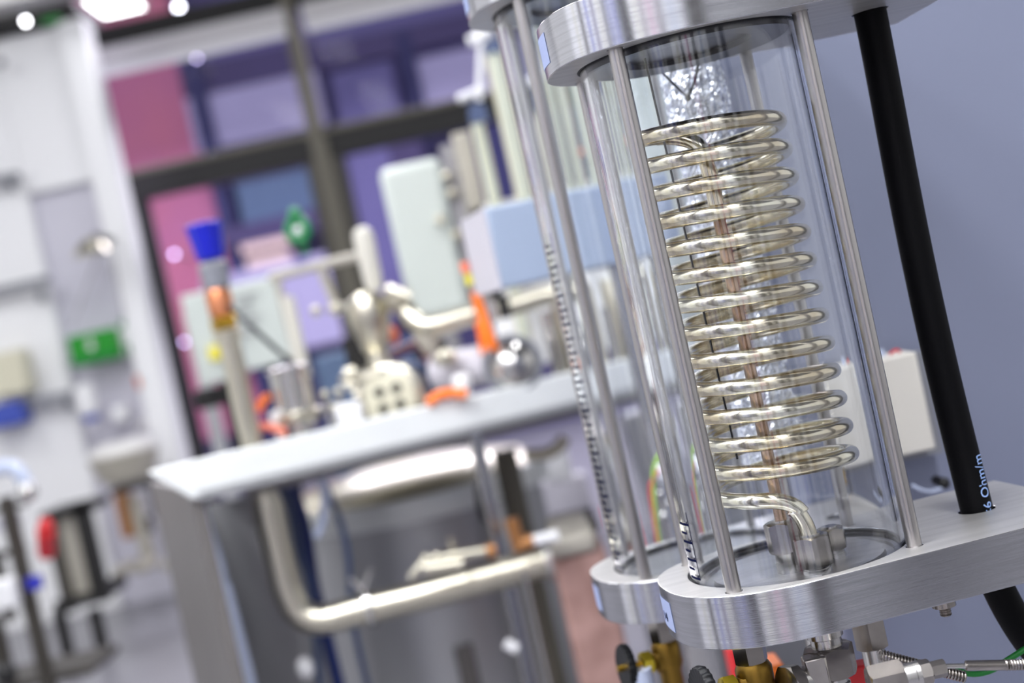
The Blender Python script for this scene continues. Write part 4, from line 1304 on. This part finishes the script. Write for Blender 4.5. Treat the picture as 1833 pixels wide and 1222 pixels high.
# ------------------------------------------------------------------ lower left: trolley and dark pipe rig
e = thing('black_trolley', 'black framed trolley with a grey panel near the lower left', 'trolley', P(140, 1085, 6.2))
q = MB(); q.fb(70, 920, 92, 15, 6.2, 0.3); q.build('top_bar', M['frame_black'], e)
q = MB(); q.fb(126, 900, 30, 186, 6.2, 0.04); q.build('post', M['frame_black'], e)
q = MB(); q.fb(75, 925, 20, 178, 6.2, 0.04); q.build('post', M['frame'], e)
q = MB(); q.fb(96, 1078, 88, 18, 6.15, 0.4); q.build('base', M['frame_black'], e)
for xx_ in (104, 168):
    a_ = P(xx_, 1090, 6.3); q = MB(); q.cyl((a_.x, a_.y, 0), a_, 0.03); q.build('leg', M['frame_black'], e)
q = MB(); q.fb(92, 930, 40, 150, 6.24, 0.03); q.build('panel', M['taupe'], e)
e = thing('pipe_rig', 'dark bronze pipe rig at the lower left with blue, red and silver fittings', 'pipe rig', P(70, 1222, 4.4))
kk = S(4.4)
q = MB(); q.vc(112, 885, 1330, 4.4, 15); q.build('upright', M['frame'], e)
q = MB(); q.ball(P(49, 880, 4.35), 17 * kk); q.build('joint', M['steel'], e)
q = MB(); q.pt([(-30, 848, 4.4), (0, 838, 4.4), (25, 838, 4.4), (44, 860, 4.4), (50, 885, 4.4)], 13); q.build('bent_tube', M['palehose'], e)
q = MB(); q.ball(P(82, 941, 4.3), 14 * kk); q.tube([P(82, 950, 4.3), P(84, 990, 4.36)], 16 * kk); q.build('red_knob', M['red'], e)
q = MB(); q.tube([P(61, 1032, 4.3), P(64, 1052, 4.3)], 14 * kk); q.build('blue_knob', M['blue'], e)
q = MB(); q.vc(40, 1100, 1330, 4.5, 16); q.vc(20, 985, 1110, 4.5, 10); q.build('second_upright', M['frame'], e)
q = MB(); q.fb(-30, 1045, 52, 54, 4.3, 0.05); q.build('white_cap', M['white'], e, bevel=0.01)
q = MB(); q.fb(-30, 995, 70, 10, 4.5, 0.05); q.build('cross_bar', M['frame'], e)
q = MB(); q.fb(-30, 915, 70, 8, 4.5, 0.05); q.build('cross_bar', M['frame'], e)
q = MB(); q.fb(-30, 1235, 200, 14, 4.5, 0.3); q.build('cross_bar', M['frame'], e)
q = MB(); q.ball(P(10, 1205, 4.3), 20 * kk); q.build('foot_wheel', M['black'], e)
q = MB(); q.fb(-30, 935, 58, 22, 4.45, 0.05); q.build('pale_bar', M['lav'], e)

# ceiling services over the far white wall
e = thing('ceiling_light', 'bright strip luminaire at the top left, over the end of the white wall', 'ceiling light', P(200, 12, 7.2))
q = MB(); q.fb(152, 1, 74, 4, 7.2, 0.35); q.build('diffuser', M['tubelight'], e)
q = MB(); q.fb(148, -9, 82, 9, 7.2, 0.4); q.build('housing', M['frame'], e)
e = thing('spot_light', 'small round white spotlight at the top left above the white wall', 'lamp', P(46, 40, 7.4))
q = MB(); q.ball(P(46, 38, 7.4), 4 * S(7.4)); q.build('bulb', M['lamp'], e)
q = MB(); q.vc(44, 0, 34, 7.4, 3); q.build('hanger', M['grey'], e)
q = MB(); q.fb(-60, 18, 200, 14, 7.5, 0.1); tag(q.build('service_duct', M['grey_mid'], bevel=0.01), 'pale grey service duct over the white wall at top left', 'duct')
q = MB(); q.fb(72, 32, 34, 12, 7.45, 0.06); tag(q.build('exit_light', M['green_cable'], bevel=0.01), 'small dark green fitting over the white wall near the spotlight', 'fitting')
